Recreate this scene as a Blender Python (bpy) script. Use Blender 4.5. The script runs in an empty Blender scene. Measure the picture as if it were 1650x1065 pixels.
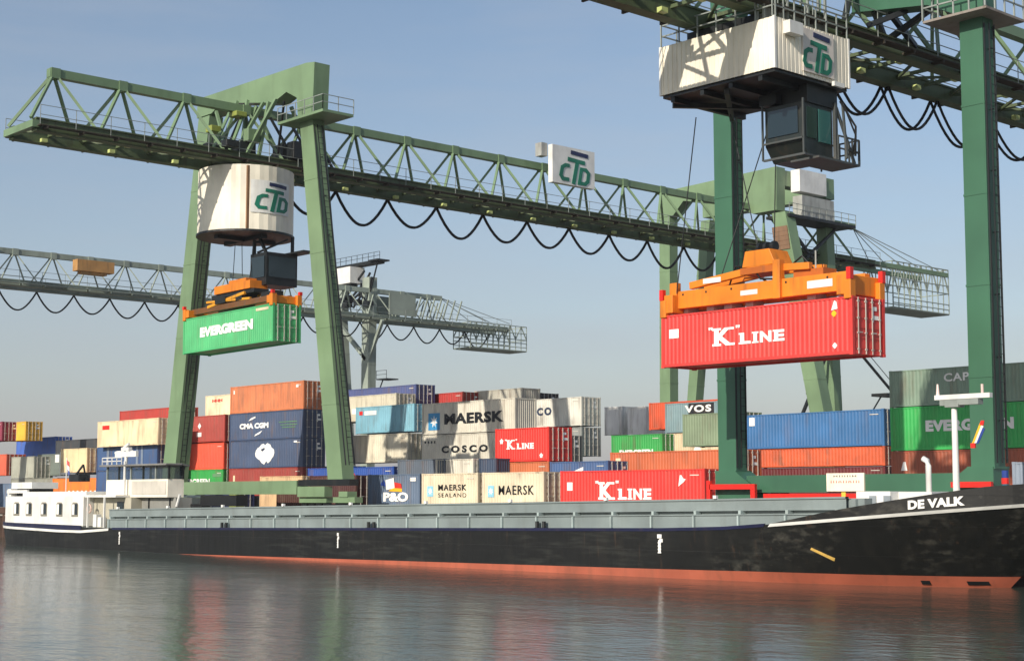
import bpy, math, random
from mathutils import Vector, Matrix
rnd = random.Random(7)
S = bpy.context.scene
COL = S.collection

# ------------------------------------------------------------------ camera
CAM_H, F_PX, CX, CY = 3.63, 2550.0, 825.0, 532.5
PITCH = math.radians(6.055); YAW = math.radians(47.8)
cd = bpy.data.cameras.new('Camera'); cam = bpy.data.objects.new('Camera', cd); COL.objects.link(cam)
cam.location = (0, 0, CAM_H); cam.rotation_euler = (math.radians(90) + PITCH, 0, YAW)
cd.sensor_width = 36.0; cd.lens = 36.0 * F_PX / 1650.0
cd.clip_start = 0.5; cd.clip_end = 20000
S.camera = cam
# ------------------------------------------------------------------ light
SUN_EL = math.radians(27.0); SUN_S = 0.20          # towards the sun: (+SUN_S, -1) on the ground plan
sd = Vector((SUN_S, -1, 0)).normalized() * math.cos(SUN_EL) + Vector((0, 0, math.sin(SUN_EL)))
ld = bpy.data.lights.new('Sun', 'SUN'); ld.energy = 4.8; ld.angle = math.radians(0.5); ld.color = (1, 0.93, 0.82)
sun = bpy.data.objects.new('Sun', ld); COL.objects.link(sun)
sun.rotation_euler = (-sd).to_track_quat('-Z', 'Y').to_euler()
W = bpy.data.worlds.new('World'); S.world = W; W.use_nodes = True
nt = W.node_tree; nt.nodes.clear()
sky = nt.nodes.new('ShaderNodeTexSky'); sky.sky_type = 'NISHITA'; sky.sun_disc = False
sky.sun_elevation = SUN_EL; sky.sun_rotation = math.atan2(sd.x, sd.y)
sky.air_density = 1.0; sky.dust_density = 1.0; sky.ozone_density = 1.2
bg = nt.nodes.new('ShaderNodeBackground'); bg.inputs[1].default_value = 0.15
wo = nt.nodes.new('ShaderNodeOutputWorld')
bg.inputs[1].default_value = 0.13
# pale haze near the horizon, by elevation only
tcw = nt.nodes.new('ShaderNodeTexCoord'); sx = nt.nodes.new('ShaderNodeSeparateXYZ'); nt.links.new(tcw.outputs['Generated'], sx.inputs[0])
ab = nt.nodes.new('ShaderNodeMath'); ab.operation = 'MAXIMUM'; ab.inputs[1].default_value = 0.0; nt.links.new(sx.outputs[2], ab.inputs[0])
dv = nt.nodes.new('ShaderNodeMath'); dv.operation = 'MULTIPLY'; dv.inputs[1].default_value = -7.5; nt.links.new(ab.outputs[0], dv.inputs[0])
ex = nt.nodes.new('ShaderNodeMath'); ex.operation = 'EXPONENT'; nt.links.new(dv.outputs[0], ex.inputs[0])
e2 = nt.nodes.new('ShaderNodeMath'); e2.operation = 'MULTIPLY'; e2.inputs[1].default_value = 0.92; nt.links.new(ex.outputs[0], e2.inputs[0])
mw = nt.nodes.new('ShaderNodeMix'); mw.data_type = 'RGBA'; mw.inputs[7].default_value = (3.28, 3.22, 3.48, 1)
mpw = nt.nodes.new('ShaderNodeMapping'); mpw.inputs['Scale'].default_value = (1.2, 1.2, 7.0); mpw.inputs['Rotation'].default_value = (0.12, -0.10, 0)
cn = nt.nodes.new('ShaderNodeTexNoise'); cn.inputs['Scale'].default_value = 3.2; cn.inputs['Detail'].default_value = 7; cn.inputs['Roughness'].default_value = 0.55
nt.links.new(tcw.outputs['Generated'], mpw.inputs[0]); nt.links.new(mpw.outputs[0], cn.inputs[0])
cr = nt.nodes.new('ShaderNodeMapRange'); cr.inputs['From Min'].default_value = 0.42; cr.inputs['From Max'].default_value = 0.75; cr.inputs['To Max'].default_value = 0.30
nt.links.new(cn.outputs[0], cr.inputs[0])
mc = nt.nodes.new('ShaderNodeMix'); mc.data_type = 'RGBA'; mc.inputs[7].default_value = (4.2, 4.4, 4.8, 1)
nt.links.new(cr.outputs[0], mc.inputs[0]); nt.links.new(sky.outputs[0], mc.inputs[6])
nt.links.new(e2.outputs[0], mw.inputs[0]); nt.links.new(mc.outputs[2], mw.inputs[6])
nt.links.new(mw.outputs[2], bg.inputs[0]); nt.links.new(bg.outputs[0], wo.inputs[0])
S.view_settings.view_transform = 'Standard'; S.view_settings.look = 'None'
S.view_settings.exposure = -0.06; S.view_settings.gamma = 1.0

# ------------------------------------------------------------------ pixel -> point on a world plane
_R = Matrix.Rotation(YAW, 3, 'Z') @ Matrix.Rotation(math.radians(90) + PITCH, 3, 'X')
def ray(px, py): return _R @ Vector(((px - CX) / F_PX, (CY - py) / F_PX, -1))
def atY(px, py, Y): r = ray(px, py); k = Y / r.y; return Vector((r.x * k, Y, CAM_H + r.z * k))
def atX(px, py, X): r = ray(px, py); k = X / r.x; return Vector((X, r.y * k, CAM_H + r.z * k))

# ------------------------------------------------------------------ materials
def lin(h):
    h = h.lstrip('#'); o = []
    for i in (0, 2, 4):
        c = int(h[i:i + 2], 16) / 255.0
        o.append(c / 12.92 if c <= 0.04045 else ((c + 0.055) / 1.055) ** 2.4)
    return o
MATS = {}
def paint(name, hexc, rough=0.5, dirt=0.25, dcol='#5a4a3c', metal=0.0, scale=0.6, streak=True, bump=0.0, gain=1.0):
    if name in MATS: return MATS[name]
    m = bpy.data.materials.new(name); m.use_nodes = True; MATS[name] = m
    n = m.node_tree.nodes; l = m.node_tree.links; b = n['Principled BSDF']
    c = [x * gain for x in lin(hexc)]
    tc = n.new('ShaderNodeTexCoord'); oi = n.new('ShaderNodeObjectInfo')
    mp = n.new('ShaderNodeMapping'); mp.inputs['Scale'].default_value = (1, 1, 0.18 if streak else 1)
    l.new(tc.outputs['Object'], mp.inputs[0])
    cx = n.new('ShaderNodeCombineXYZ'); mu = n.new('ShaderNodeMath'); mu.operation = 'MULTIPLY'; mu.inputs[1].default_value = 40
    l.new(oi.outputs['Random'], mu.inputs[0])
    for i in range(3): l.new(mu.outputs[0], cx.inputs[i])
    l.new(cx.outputs[0], mp.inputs['Location'])
    n1 = n.new('ShaderNodeTexNoise'); n1.inputs['Scale'].default_value = scale * 4; n1.inputs['Detail'].default_value = 6
    n2 = n.new('ShaderNodeTexNoise'); n2.inputs['Scale'].default_value = scale; n2.inputs['Detail'].default_value = 3
    l.new(mp.outputs[0], n1.inputs[0]); l.new(tc.outputs['Object'], n2.inputs[0])
    r1 = n.new('ShaderNodeMapRange'); r1.inputs['From Min'].default_value = 0.52; r1.inputs['From Max'].default_value = 0.8
    r1.inputs['To Max'].default_value = min(1, dirt * 2.2)
    l.new(n1.outputs[0], r1.inputs[0])
    mx = n.new('ShaderNodeMix'); mx.data_type = 'RGBA'
    mx.inputs[6].default_value = (*c, 1); mx.inputs[7].default_value = (*lin(dcol), 1)
    l.new(r1.outputs[0], mx.inputs[0])
    hv = n.new('ShaderNodeHueSaturation')
    r2 = n.new('ShaderNodeMapRange'); r2.inputs['From Min'].default_value = 0.3; r2.inputs['From Max'].default_value = 0.7
    r2.inputs['To Min'].default_value = 1 - 0.18; r2.inputs['To Max'].default_value = 1.12
    l.new(n2.outputs[0], r2.inputs[0]); l.new(r2.outputs[0], hv.inputs['Value']); l.new(mx.outputs[2], hv.inputs['Color'])
    l.new(hv.outputs[0], b.inputs['Base Color'])
    b.inputs['Roughness'].default_value = rough; b.inputs['Metallic'].default_value = metal
    if bump:
        bp = n.new('ShaderNodeBump'); bp.inputs['Strength'].default_value = bump; bp.inputs['Distance'].default_value = 0.05
        l.new(n1.outputs[0], bp.inputs['Height']); l.new(bp.outputs[0], b.inputs['Normal'])
    return m
def glassy(name, hexc, rough=0.08):
    if name in MATS: return MATS[name]
    m = bpy.data.materials.new(name); m.use_nodes = True; MATS[name] = m
    b = m.node_tree.nodes['Principled BSDF']; b.inputs['Base Color'].default_value = (*lin(hexc), 1)
    b.inputs['Roughness'].default_value = rough; b.inputs['Specular IOR Level'].default_value = 0.8
    return m

# ------------------------------------------------------------------ mesh building
class MB:
    def __init__(s): s.v = []; s.f = []
    def quadbox(s, p):                       # 8 points: bottom ring 0-3, top ring 4-7
        b = len(s.v); s.v += [tuple(q) for q in p]
        for f in ((3, 2, 1, 0), (4, 5, 6, 7), (0, 1, 5, 4), (1, 2, 6, 5), (2, 3, 7, 6), (3, 0, 4, 7)): s.f.append([b + i for i in f])
        return s
    def box(s, x0, x1, y0, y1, z0, z1):
        x0, x1 = min(x0, x1), max(x0, x1); y0, y1 = min(y0, y1), max(y0, y1); z0, z1 = min(z0, z1), max(z0, z1)
        return s.quadbox([(x0, y0, z0), (x1, y0, z0), (x1, y1, z0), (x0, y1, z0), (x0, y0, z1), (x1, y0, z1), (x1, y1, z1), (x0, y1, z1)])
    def bar(s, p, q, w, h=None, w2=None, h2=None):      # oriented box from p to q, w horizontal, h the other way
        p = Vector(p); q = Vector(q); h = h or w; w2 = w2 or w; h2 = h2 or h
        d = (q - p).normalized(); up = Vector((0, 0, 1))
        if abs(d.z) > 0.85: up = Vector((0, 1, 0))
        a = d.cross(up).normalized(); b = a.cross(d).normalized()
        r = []
        for c, ww, hh in ((p, w, h), (q, w2, h2)):
            r += [c - a * ww / 2 - b * hh / 2, c + a * ww / 2 - b * hh / 2, c + a * ww / 2 + b * hh / 2, c - a * ww / 2 + b * hh / 2]
        return s.quadbox(r)
    def tube(s, pts, r, n=8, r2=None, cap=True):
        pts = [Vector(p) for p in pts]; rings = []
        for i, p in enumerate(pts):
            d = (pts[min(i + 1, len(pts) - 1)] - pts[max(i - 1, 0)]).normalized()
            up = Vector((0, 0, 1)) if abs(d.z) < 0.9 else Vector((0, 1, 0))
            a = d.cross(up).normalized(); b = a.cross(d)
            rr = r if r2 is None else r + (r2 - r) * i / (len(pts) - 1)
            k = len(s.v)
            for j in range(n):
                t = 2 * math.pi * j / n; s.v.append(tuple(p + a * (rr * math.cos(t)) + b * (rr * math.sin(t))))
            rings.append(k)
        for i in range(len(rings) - 1):
            for j in range(n):
                s.f.append([rings[i] + j, rings[i] + (j + 1) % n, rings[i + 1] + (j + 1) % n, rings[i + 1] + j])
        if cap:
            s.f.append([rings[0] + j for j in range(n)][::-1]); s.f.append([rings[-1] + j for j in range(n)])
        return s
    def prism(s, poly, fn, a, b):            # 2D polygon, fn(u, v, t) -> point, t from a to b
        k = len(s.v); n = len(poly)
        s.v += [tuple(fn(u, v, a)) for u, v in poly]; s.v += [tuple(fn(u, v, b)) for u, v in poly]
        s.f.append([k + i for i in range(n)][::-1]); s.f.append([k + n + i for i in range(n)])
        for i in range(n): s.f.append([k + i, k + (i + 1) % n, k + n + (i + 1) % n, k + n + i])
        return s
    def grid(s, rows, close=False):
        k = len(s.v); m = len(rows[0])
        for r in rows: s.v += [tuple(p) for p in r]
        for i in range(len(rows) - 1):
            for j in range(m - 1): s.f.append([k + i * m + j, k + i * m + j + 1, k + (i + 1) * m + j + 1, k + (i + 1) * m + j])
        return s
    def stroke(s, pts, w, fn, close=False, t0=0.0, t1=0.03):      # 2D polyline as a flat band with mitred joints
        pts = [Vector(p) for p in pts]; n = len(pts); L = []; R = []
        for i in range(n):
            a = pts[i - 1] if (i or close) else None; b = pts[(i + 1) % n] if (i < n - 1 or close) else None
            d1 = (pts[i] - a).normalized() if a is not None else None; d2 = (b - pts[i]).normalized() if b is not None else None
            d1 = d1 or d2; d2 = d2 or d1
            nn = Vector((-(d1 + d2).y, (d1 + d2).x)).normalized(); k = w / 2 / max(0.35, nn.dot(Vector((-d1.y, d1.x))))
            L.append(pts[i] + nn * k); R.append(pts[i] - nn * k)
        for i in range(n if close else n - 1):
            j = (i + 1) % n
            s.prism([tuple(R[i]), tuple(R[j]), tuple(L[j]), tuple(L[i])], fn, t0, t1)
        return s
    def build(s, name, mat, parent=None, world=False, smooth=False):
        me = bpy.data.meshes.new(name)
        o_ = Vector((0, 0, 0))
        if world and parent is not None:
            r = parent
            while r.parent: r = r.parent
            o_ = Vector(r.location)
        me.from_pydata([tuple(Vector(v) - o_) for v in s.v], [], s.f); me.materials.append(mat)
        if smooth: me.polygons.foreach_set('use_smooth', [True] * len(me.polygons))
        me.update()
        o = bpy.data.objects.new(name, me); COL.objects.link(o)
        if parent is not None: o.parent = parent
        return o
def fixn(o):
    import bmesh
    bm = bmesh.new(); bm.from_mesh(o.data); bmesh.ops.recalc_face_normals(bm, faces=bm.faces); bm.to_mesh(o.data); bm.free(); return o
def bevel(o, w=0.03):
    m = o.modifiers.new('bevel', 'BEVEL'); m.width = w; m.segments = 2; m.limit_method = 'ANGLE'; return o
def tag(o, label, cat, group=None):
    o['label'] = label; o['category'] = cat
    if group: o['group'] = group
    return o
def thing(name, label, cat, loc=(0, 0, 0), rz=0, group=None):
    o = bpy.data.objects.new(name, None); COL.objects.link(o); o.location = loc; o.rotation_euler = (0, 0, rz)
    o.empty_display_size = 0.5; return tag(o, label, cat, group)

# text as mesh, fitted into a rectangle by fn(u, v, t)
def text_pts(s, off=0.02, spacing=1.0):
    c = bpy.data.curves.new('t', 'FONT'); c.body = s; c.offset = off; c.extrude = 0.5; c.space_character = spacing; c.resolution_u = 3
    o = bpy.data.objects.new('t', c); COL.objects.link(o)
    dg = bpy.context.evaluated_depsgraph_get(); me = bpy.data.meshes.new_from_object(o.evaluated_get(dg))
    v = [tuple(q.co) for q in me.vertices]; f = [list(p.vertices) for p in me.polygons]
    bpy.data.objects.remove(o); bpy.data.curves.remove(c); bpy.data.meshes.remove(me); return v, f
def lettering(mb, s, u0, u1, v0, v1, fn, off=0.02, spacing=1.0, thick=0.012, shear=0.0):
    v, f = text_pts(s, off, spacing)
    xs = [p[0] for p in v]; ys = [p[1] for p in v]; a, b, c, d = min(xs), max(xs), min(ys), max(ys)
    k = len(mb.v)
    for x, y, z in v:
        vv = v0 + (y - c) / (d - c) * (v1 - v0)
        mb.v.append(tuple(fn(u0 + (x - a) / (b - a) * (u1 - u0) + shear * (vv - v0), vv, thick if z > 0 else 0.0)))
    mb.f += [[k + i for i in q] for q in f]
    return mb
def ctd_logo(fn, u0, v0, w, h, parent, world=True):
    g = lambda u, v, t: fn(u0 + u / 10 * w, v0 + v / 10 * h, t)
    m = MB(); T = 0.03
    def sub(p, close=False):
        o = []; q = list(p) + ([p[0]] if close else [])
        for a, b in zip(q[:-1], q[1:]):
            for k in range(4): o.append((a[0] + (b[0] - a[0]) * k / 4, a[1] + (b[1] - a[1]) * k / 4))
        return o if close else o + [q[-1]]
    m.stroke(sub([(3.5, 5.3), (2.2, 5.3), (1.2, 4.6), (0.7, 2.2), (1.3, 1.3), (3.3, 1.3)]), 1.05, g, t1=T)
    m.stroke(sub([(2.9, 7.2), (8.4, 6.8)]), 1.15, g, t1=T); m.stroke(sub([(5.9, 6.4), (4.7, 0.2)]), 1.15, g, t1=T)
    m.stroke(sub([(7.3, 4.9), (8.7, 4.9), (9.6, 4.0), (9.3, 1.6), (8.4, 0.8), (6.6, 0.8)], True), 1.05, g, close=True, t1=T)
    m.build('logo_letters', paint('logo green', '#12735a', 0.5, 0.05), parent, world)
    m = MB().stroke(sub([(3.9, 9.3), (9.4, 8.9)]), 1.15, g, t1=T); m.build('logo_bar', paint('logo navy', '#1d2550', 0.5, 0.05), parent, world)

# ------------------------------------------------------------------ shared materials
GRN_L = paint('crane green', '#748c69', 0.45, 0.18, '#4f5a3c', scale=0.25)
GRN_D = paint('crane dark green', '#3d6850', 0.4, 0.12, '#2a4a38', scale=0.25)
GIRD = paint('shaded girder green', '#566343', 0.6, 0.35, '#3a2f26', scale=0.5)  # crane green darkened for the shade on lower members, plus random brown weathering
GRATE = paint('shade dark rusty grating', '#3c352c', 0.8, 0.4, '#2a221c')  # rust brown darkened to stand in for shade along the girder walkways
GRN_F = paint('hazed crane green', '#97a093', 0.6, 0.25, '#5a5f50', scale=0.3)  # distance haze mixed into the green as a paler, greyer colour
RAIL = paint('galvanised steel', '#8f958f', 0.45, 0.2, '#55504a')
DARKM = paint('dark machinery', '#15191a', 0.5, 0.2, '#3a342c')
RUBBER = paint('black rubber', '#121314', 0.55, 0.1, '#222222')
CREAM = paint('cream cladding', '#efe6d2', 0.5, 0.18, '#a89c88', scale=0.4)
WHITE = paint('white paint', '#e3e1db', 0.4, 0.1, '#b5ab98')
LETW = paint('white lettering', '#f4f1ea', 0.5, 0.05, '#c0b8aa')
LETK = paint('black lettering', '#17191c', 0.5, 0.05, '#333333')
ORANGE = paint('spreader orange', '#e0801c', 0.5, 0.28, '#7a4a20', scale=0.6)
RED = paint('signal red', '#e0281e', 0.45, 0.1, '#6a2018')
GLASS = glassy('dark glass', '#1c2a30')

# ------------------------------------------------------------------ ground, water
def water_mat():
    m = bpy.data.materials.new('river water'); m.use_nodes = True; n = m.node_tree.nodes; l = m.node_tree.links; b = n['Principled BSDF']
    b.inputs['Base Color'].default_value = (0.052, 0.070, 0.054, 1); b.inputs['Roughness'].default_value = 0.09; b.inputs['IOR'].default_value = 1.33; b.inputs['Specular Tint'].default_value = (0.76, 0.84, 0.76, 1)
    tc = n.new('ShaderNodeTexCoord')
    hs = []
    for sc, det, w in ((0.55, 4, 0.50), (2.8, 5, 0.30), (0.12, 2, 0.9)):
        t = n.new('ShaderNodeTexNoise'); t.inputs['Scale'].default_value = sc; t.inputs['Detail'].default_value = det; t.inputs['Roughness'].default_value = 0.55
        mp = n.new('ShaderNodeMapping'); mp.inputs['Rotation'].default_value = (0, 0, -YAW + 0.1); mp.inputs['Scale'].default_value = (0.55, 1.0, 1)
        l.new(tc.outputs['Object'], mp.inputs[0]); l.new(mp.outputs[0], t.inputs[0])
        q = n.new('ShaderNodeMath'); q.operation = 'MULTIPLY'; q.inputs[1].default_value = w; l.new(t.outputs[0], q.inputs[0]); hs.append(q)
    a = n.new('ShaderNodeMath'); l.new(hs[0].outputs[0], a.inputs[0]); l.new(hs[1].outputs[0], a.inputs[1])
    a2 = n.new('ShaderNodeMath'); l.new(a.outputs[0], a2.inputs[0]); l.new(hs[2].outputs[0], a2.inputs[1])
    bp = n.new('ShaderNodeBump'); bp.inputs['Strength'].default_value = 1.0; bp.inputs['Distance'].default_value = 0.075
    l.new(a2.outputs[0], bp.inputs['Height']); l.new(bp.outputs[0], b.inputs['Normal'])
    return m
wo_ = MB().grid([[(-6000, -3000, 0), (6000, -3000, 0)], [(-6000, 65.7, 0), (6000, 65.7, 0)]]).build('water', water_mat()); wo_['kind'] = 'structure'
CONC = paint('quay concrete', '#8b877e', 0.85, 0.4, '#4c4840', scale=0.3, streak=False)
q = MB().box(-400, 120, 65.5, 75, 2.0, 2.78).build('quay', CONC); q['kind'] = 'structure'
q = MB().grid([[(-6000, 75, 3.87), (6000, 75, 3.87)], [(-6000, 9000, 3.87), (6000, 9000, 3.87)]]).build('yard_ground', paint('yard paving', '#6f6c66', 0.9, 0.4, '#3d3a36', scale=0.2, streak=False)); q['kind'] = 'structure'
m = MB().box(-400, 120, 75, 75.4, 2.0, 3.866); o = m.build('yard_step', CONC); o['kind'] = 'structure'
m = MB(); x = -400.0
pts = []
while x < 120:
    pts += [(x, 65.45), (x + 0.25, 65.85), (x + 0.75, 65.85), (x + 1.0, 65.45)]; x += 1.35
m.grid([[(a, b, -3) for a, b in pts], [(a, b, 2.3) for a, b in pts]]); m.box(-400, 120, 65.3, 66.2, 2.25, 2.8)
o = m.build('quay_wall', paint('rusty sheet piling', '#4e382c', 0.8, 0.5, '#2b2622', scale=0.5)); tag(o, 'rusty brown sheet pile quay wall behind the barge', 'quay wall')

# ------------------------------------------------------------------ containers
WID = 2.44; HGT = 2.59
_cm = {}
def cmesh(kind, L):
    key = (kind, round(L, 2))
    if key in _cm: return _cm[key]
    m = MB(); H = HGT; Wd = WID
    if kind == 'corner_frame':
        for x in (0, L - 0.17):
            for y in (0, Wd - 0.17): m.box(x, x + 0.17, y, y + 0.17, 0, H)
        for y in (0.012, Wd - 0.102): m.box(0.17, L - 0.17, y, y + 0.09, 0.03, 0.17); m.box(0.17, L - 0.17, y, y + 0.09, H - 0.09, H - 0.012)
        for x in (0.012, L - 0.112): m.box(x, x + 0.1, 0.17, Wd - 0.17, 0.03, 0.2); m.box(x, x + 0.1, 0.17, Wd - 0.17, H - 0.12, H - 0.012)
        for x in (-0.008, L - 0.192):
            for y in (-0.008, Wd - 0.172):
                for z in (-0.004, H - 0.118): m.box(x, x + 0.2, y, y + 0.18, z, z + 0.124)
    elif kind == 'shell':
        def corr(a, b, per=0.278, d=0.036):
            n = max(1, round((b - a) / per)); per = (b - a) / n; o = []
            for i in range(n):
                x = a + i * per; o += [(x, 0), (x + per * .26, 0), (x + per * .5, d), (x + per * .76, d)]
            return o + [(b, 0)]
        c = corr(0.17, L - 0.17)
        m.grid([[(x, 0.026 + y, 0.17) for x, y in c], [(x, 0.026 + y, H - 0.09) for x, y in c]])
        m.grid([[(x, Wd - 0.026 - y, H - 0.09) for x, y in c], [(x, Wd - 0.026 - y, 0.17) for x, y in c]])
        c = corr(0.17, Wd - 0.17)
        m.grid([[(0.03 + y, x, H - 0.12) for x, y in c], [(0.03 + y, x, 0.2) for x, y in c]])
        m.grid([[(0.1, 0.1, H - 0.035), (L - 0.1, 0.1, H - 0.035)], [(0.1, Wd - 0.1, H - 0.035), (L - 0.1, Wd - 0.1, H - 0.035)]])
        m.grid([[(0.1, 0.1, 0.12), (0.1, Wd - 0.1, 0.12)], [(L - 0.1, 0.1, 0.12), (L - 0.1, Wd - 0.1, 0.12)]])
    elif kind == 'end_wall':
        c = []; n = 9; per = (Wd - 0.34) / n
        for i in range(n):
            x = 0.17 + i * per; c += [(x, 0), (x + per * .26, 0), (x + per * .5, 0.045), (x + per * .76, 0.045)]
        c.append((Wd - 0.17, 0))
        m.grid([[(L - 0.03 - y, x, 0.2) for x, y in c], [(L - 0.03 - y, x, H - 0.12) for x, y in c]])
    elif kind in ('door0', 'door1'):
        y0 = 0.18 if kind == 'door0' else Wd / 2 + 0.01; y1 = y0 + Wd / 2 - 0.19
        m.box(L - 0.09, L - 0.045, y0, y1, 0.21, H - 0.13)
        for k in range(5):
            z = 0.3 + k * 0.45; m.box(L - 0.044, L - 0.02, y0 + 0.06, y1 - 0.06, z, z + 0.3)
    elif kind == 'placard':
        q = Wd / 2
        m.box(L - .019, L - .012, q + .3, q + .62, 2.02, 2.2); m.box(L - .019, L - .012, q + .3, q + .38, 1.5, 2.02); m.box(L - .019, L - .012, q + .38, q + .75, 1.62, 1.8)
    elif kind == 'code':
        m.box(L - 1.15, L - .45, .008, .018, H - .40, H - .34)
    elif kind in ('bar0', 'bar1', 'bar2', 'bar3'):
        k = int(kind[3]); y = (0.42, 0.98, Wd - 0.98, Wd - 0.42)[k]
        m.tube([(L + 0.012, y, 0.05), (L + 0.012, y, H - 0.04)], 0.03, 6)
        for z in (0.22, 0.95, 1.6, 2.35): m.box(L - 0.02, L + 0.045, y - 0.06, y + 0.06, z, z + 0.07)
        m.box(L + 0.02, L + 0.05, y - 0.02, y + 0.3 if k % 2 == 0 else y + 0.02, 0.98, 1.03)
    me = bpy.data.meshes.new(kind); me.from_pydata(m.v, [], m.f); me.materials.append(None); me.update()
    _cm[key] = me; return me
def cpart(name, kind, L, mat, parent):
    o = bpy.data.objects.new(name, cmesh(kind, L)); COL.objects.link(o); o.parent = parent
    o.material_slots[0].link = 'OBJECT'; o.material_slots[0].material = mat; return o
CPOS = []; CN = [0]
def container(label, px, Y, zt, L, colr, zb=None, right=False, h=None, wall=False, dirt=0.25, marks=None, endc=None, group=None, loc=None, rot=(0, 0, 0), py=700, cat='shipping container'):
    """px: picture column of the left (or right) edge of the long side standing in plane Y; zt: top height"""
    h = h or HGT
    if loc is None:
        x = atY(px, py, Y).x
        if right: x -= L
        loc = (x, Y, zt - h)
    r = thing('shipping_container', label, cat, loc, 0, group); r.rotation_euler = rot
    r.scale = (1, 1, h / HGT)
    cm = paint('container paint ' + colr, colr, 0.5, dirt + .06, '#6b5442', scale=0.45, bump=.35)
    em = cm
    cpart('shell', 'shell', L, cm, r); cpart('corner_frame', 'corner_frame', L, cm, r)
    if wall: cpart('end_wall', 'end_wall', L, cm, r)
    else:
        bm_ = paint('lock bar steel', '#b9b4aa', 0.4, 0.3)
        if L > 3 and CN[0] % 3 and 'V O S' not in label and 'hanging' not in label: cpart('code_lettering', 'code', L, paint('pale code lettering', '#cfc8ba', .6, .1), r)
        if L > 3: cpart('placard', 'placard', L, LETW, r)
        CN[0] += 1
        for k in (0, 1):
            d = cpart('door', 'door%d' % k, L, em, r)
            for j in (0, 1): cpart('lock_bar', 'bar%d' % (2 * k + j), L, bm_, d)
    if marks:
        g = lambda u, v, t: (u * L, 0.02 - t, v * HGT)
        for mk in marks:
            mm = MB(); kind = mk[0]
            if kind == 't':                        # text, u0,u1,v0,v1, material, [offset, spacing]
                _, s, u0, u1, v0, v1, mat = mk[:7]; of = mk[7] if len(mk) > 7 else 0.02; sp = mk[8] if len(mk) > 8 else 1.0
                lettering(mm, s, u0, u1, v0, v1, g, of, sp); mm.build('lettering', mat, r)
            elif kind == 'r':
                _, u0, u1, v0, v1, mat = mk; mm.prism([(u0, v0), (u1, v0), (u1, v1), (u0, v1)], g, -0.004, 0.008); mm.build('sign_panel', mat, r)
            elif kind == 'p':
                _, poly, mat = mk; mm.prism(poly, g, -0.002, 0.014 + 0.001 * rnd.random()); mm.build('emblem', mat, r)
            elif kind == 'k':                      # serif K with quotes and LINE
                _, u0, u1, v0, v1 = mk
                du = (u1 - u0); A = 1.0 * HGT / L
                kx0, kx1 = u0 + du * 0.05, u0 + du * 0.30
                lettering(mm, 'K', kx0, kx1, v0, v1, g, 0.045)
                sh = (v1 - v0) * 0.13; w = (kx1 - kx0)
                for a, b, vv in ((-.1, .38, v0), (.62, 1.12, v0), (-.1, .38, v1 - sh), (.6, 1.08, v1 - sh)):
                    mm.prism([(kx0 + w * a, vv), (kx0 + w * b, vv), (kx0 + w * b, vv + sh), (kx0 + w * a, vv + sh)], g, 0, 0.0135)
                for a in (-.3, -.18, 1.18, 1.3):
                    mm.prism([(kx0 + w * a, v1 - sh * .6), (kx0 + w * (a + .08), v1 - sh * .6), (kx0 + w * (a + .1), v1 + sh * .6), (kx0 + w * (a - .01), v1 + sh * .6)], g, 0, 0.012)
                vl = v0 + (v1 - v0) * 0.62
                lx = u0 + du * 0.40
                for i, ch in enumerate('LINE'):
                    cw = (0.14, 0.05, 0.15, 0.13)[i] * du; 
                    lettering(mm, ch, lx, lx + cw, v0, vl, g, 0.05)
                    if ch in 'LIE':
                        e = du * 0.018
                        for vv in (v0, vl - sh * .7):
                            mm.prism([(lx - e, vv), (lx + (e * 2.4 if ch != 'I' else cw + e), vv), (lx + (e * 2.4 if ch != 'I' else cw + e), vv + sh * .7), (lx - e, vv + sh * .7)], g, 0, 0.0135)
                    lx += cw + du * 0.035
                mm.build('lettering', LETW, r)
    CPOS.append((label, loc, L)); return r
R20, R40 = 6.06, 12.19
LW, LK = LETW, LETK
BLUEP = paint('pale blue panel', '#8ec7dd', 0.5, 0.05); SKYB = paint('sky blue panel', '#3f93c4', 0.5, 0.05)
def star(cx, cy, r, asp, n=7, q=0.45):
    return [(cx + math.cos(math.pi / 2 + i * math.pi / n) * (r if i % 2 == 0 else r * q) * asp, cy + math.sin(math.pi / 2 + i * math.pi / n) * (r if i % 2 == 0 else r * q)) for i in range(2 * n)]
small = lambda u, v: ('r', u, u + .022, v, v + .05, LW)
T1, T2, T3, T4 = 6.45, 9.05, 11.65, 14.2
FRONT = 5.38
# ---- front row on the quay
A20 = 2.59 / 6.06; A40 = 2.59 / 12.19
container('dark maroon container low behind the right leg of the middle crane', 575, 71.2, FRONT, R20, '#4a2724', right=True)
container('slate blue container lettered P&O with quartered flag', 594, 71, FRONT, R20, '#5f6f84', marks=[
    ('t', 'P&O', .30, .78, .24, .50, LW, .05), ('p', [(.36, .56), (.52, .62), (.50, .90), (.34, .84)], LW), ('p', [(.36, .66), (.30, .86), (.24, .70)], paint('flag blue', '#24418f', .5, .05)),
    ('p', [(.52, .62), (.66, .60), (.64, .74), (.51, .78)], paint('flag red', '#d0332b', .5, .05)), ('p', [(.40, .53), (.66, .51), (.66, .60), (.48, .62)], paint('flag yellow', '#f0b429', .5, .05)), ('r', .82, .92, .80, .90, LW)])
container('cream container lettered MAERSK SEALAND on two lines', 680, 71, FRONT, R20, '#dccdb0', marks=[
    ('r', .10, .21, .38, .66, BLUEP), ('p', star(.155, .52, .10, A20), LW), ('t', 'MAERSK', .30, .80, .54, .70, LK, .02, 1.2), ('t', 'SEALAND', .30, .80, .36, .47, LK, .0, 1.25)])
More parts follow.
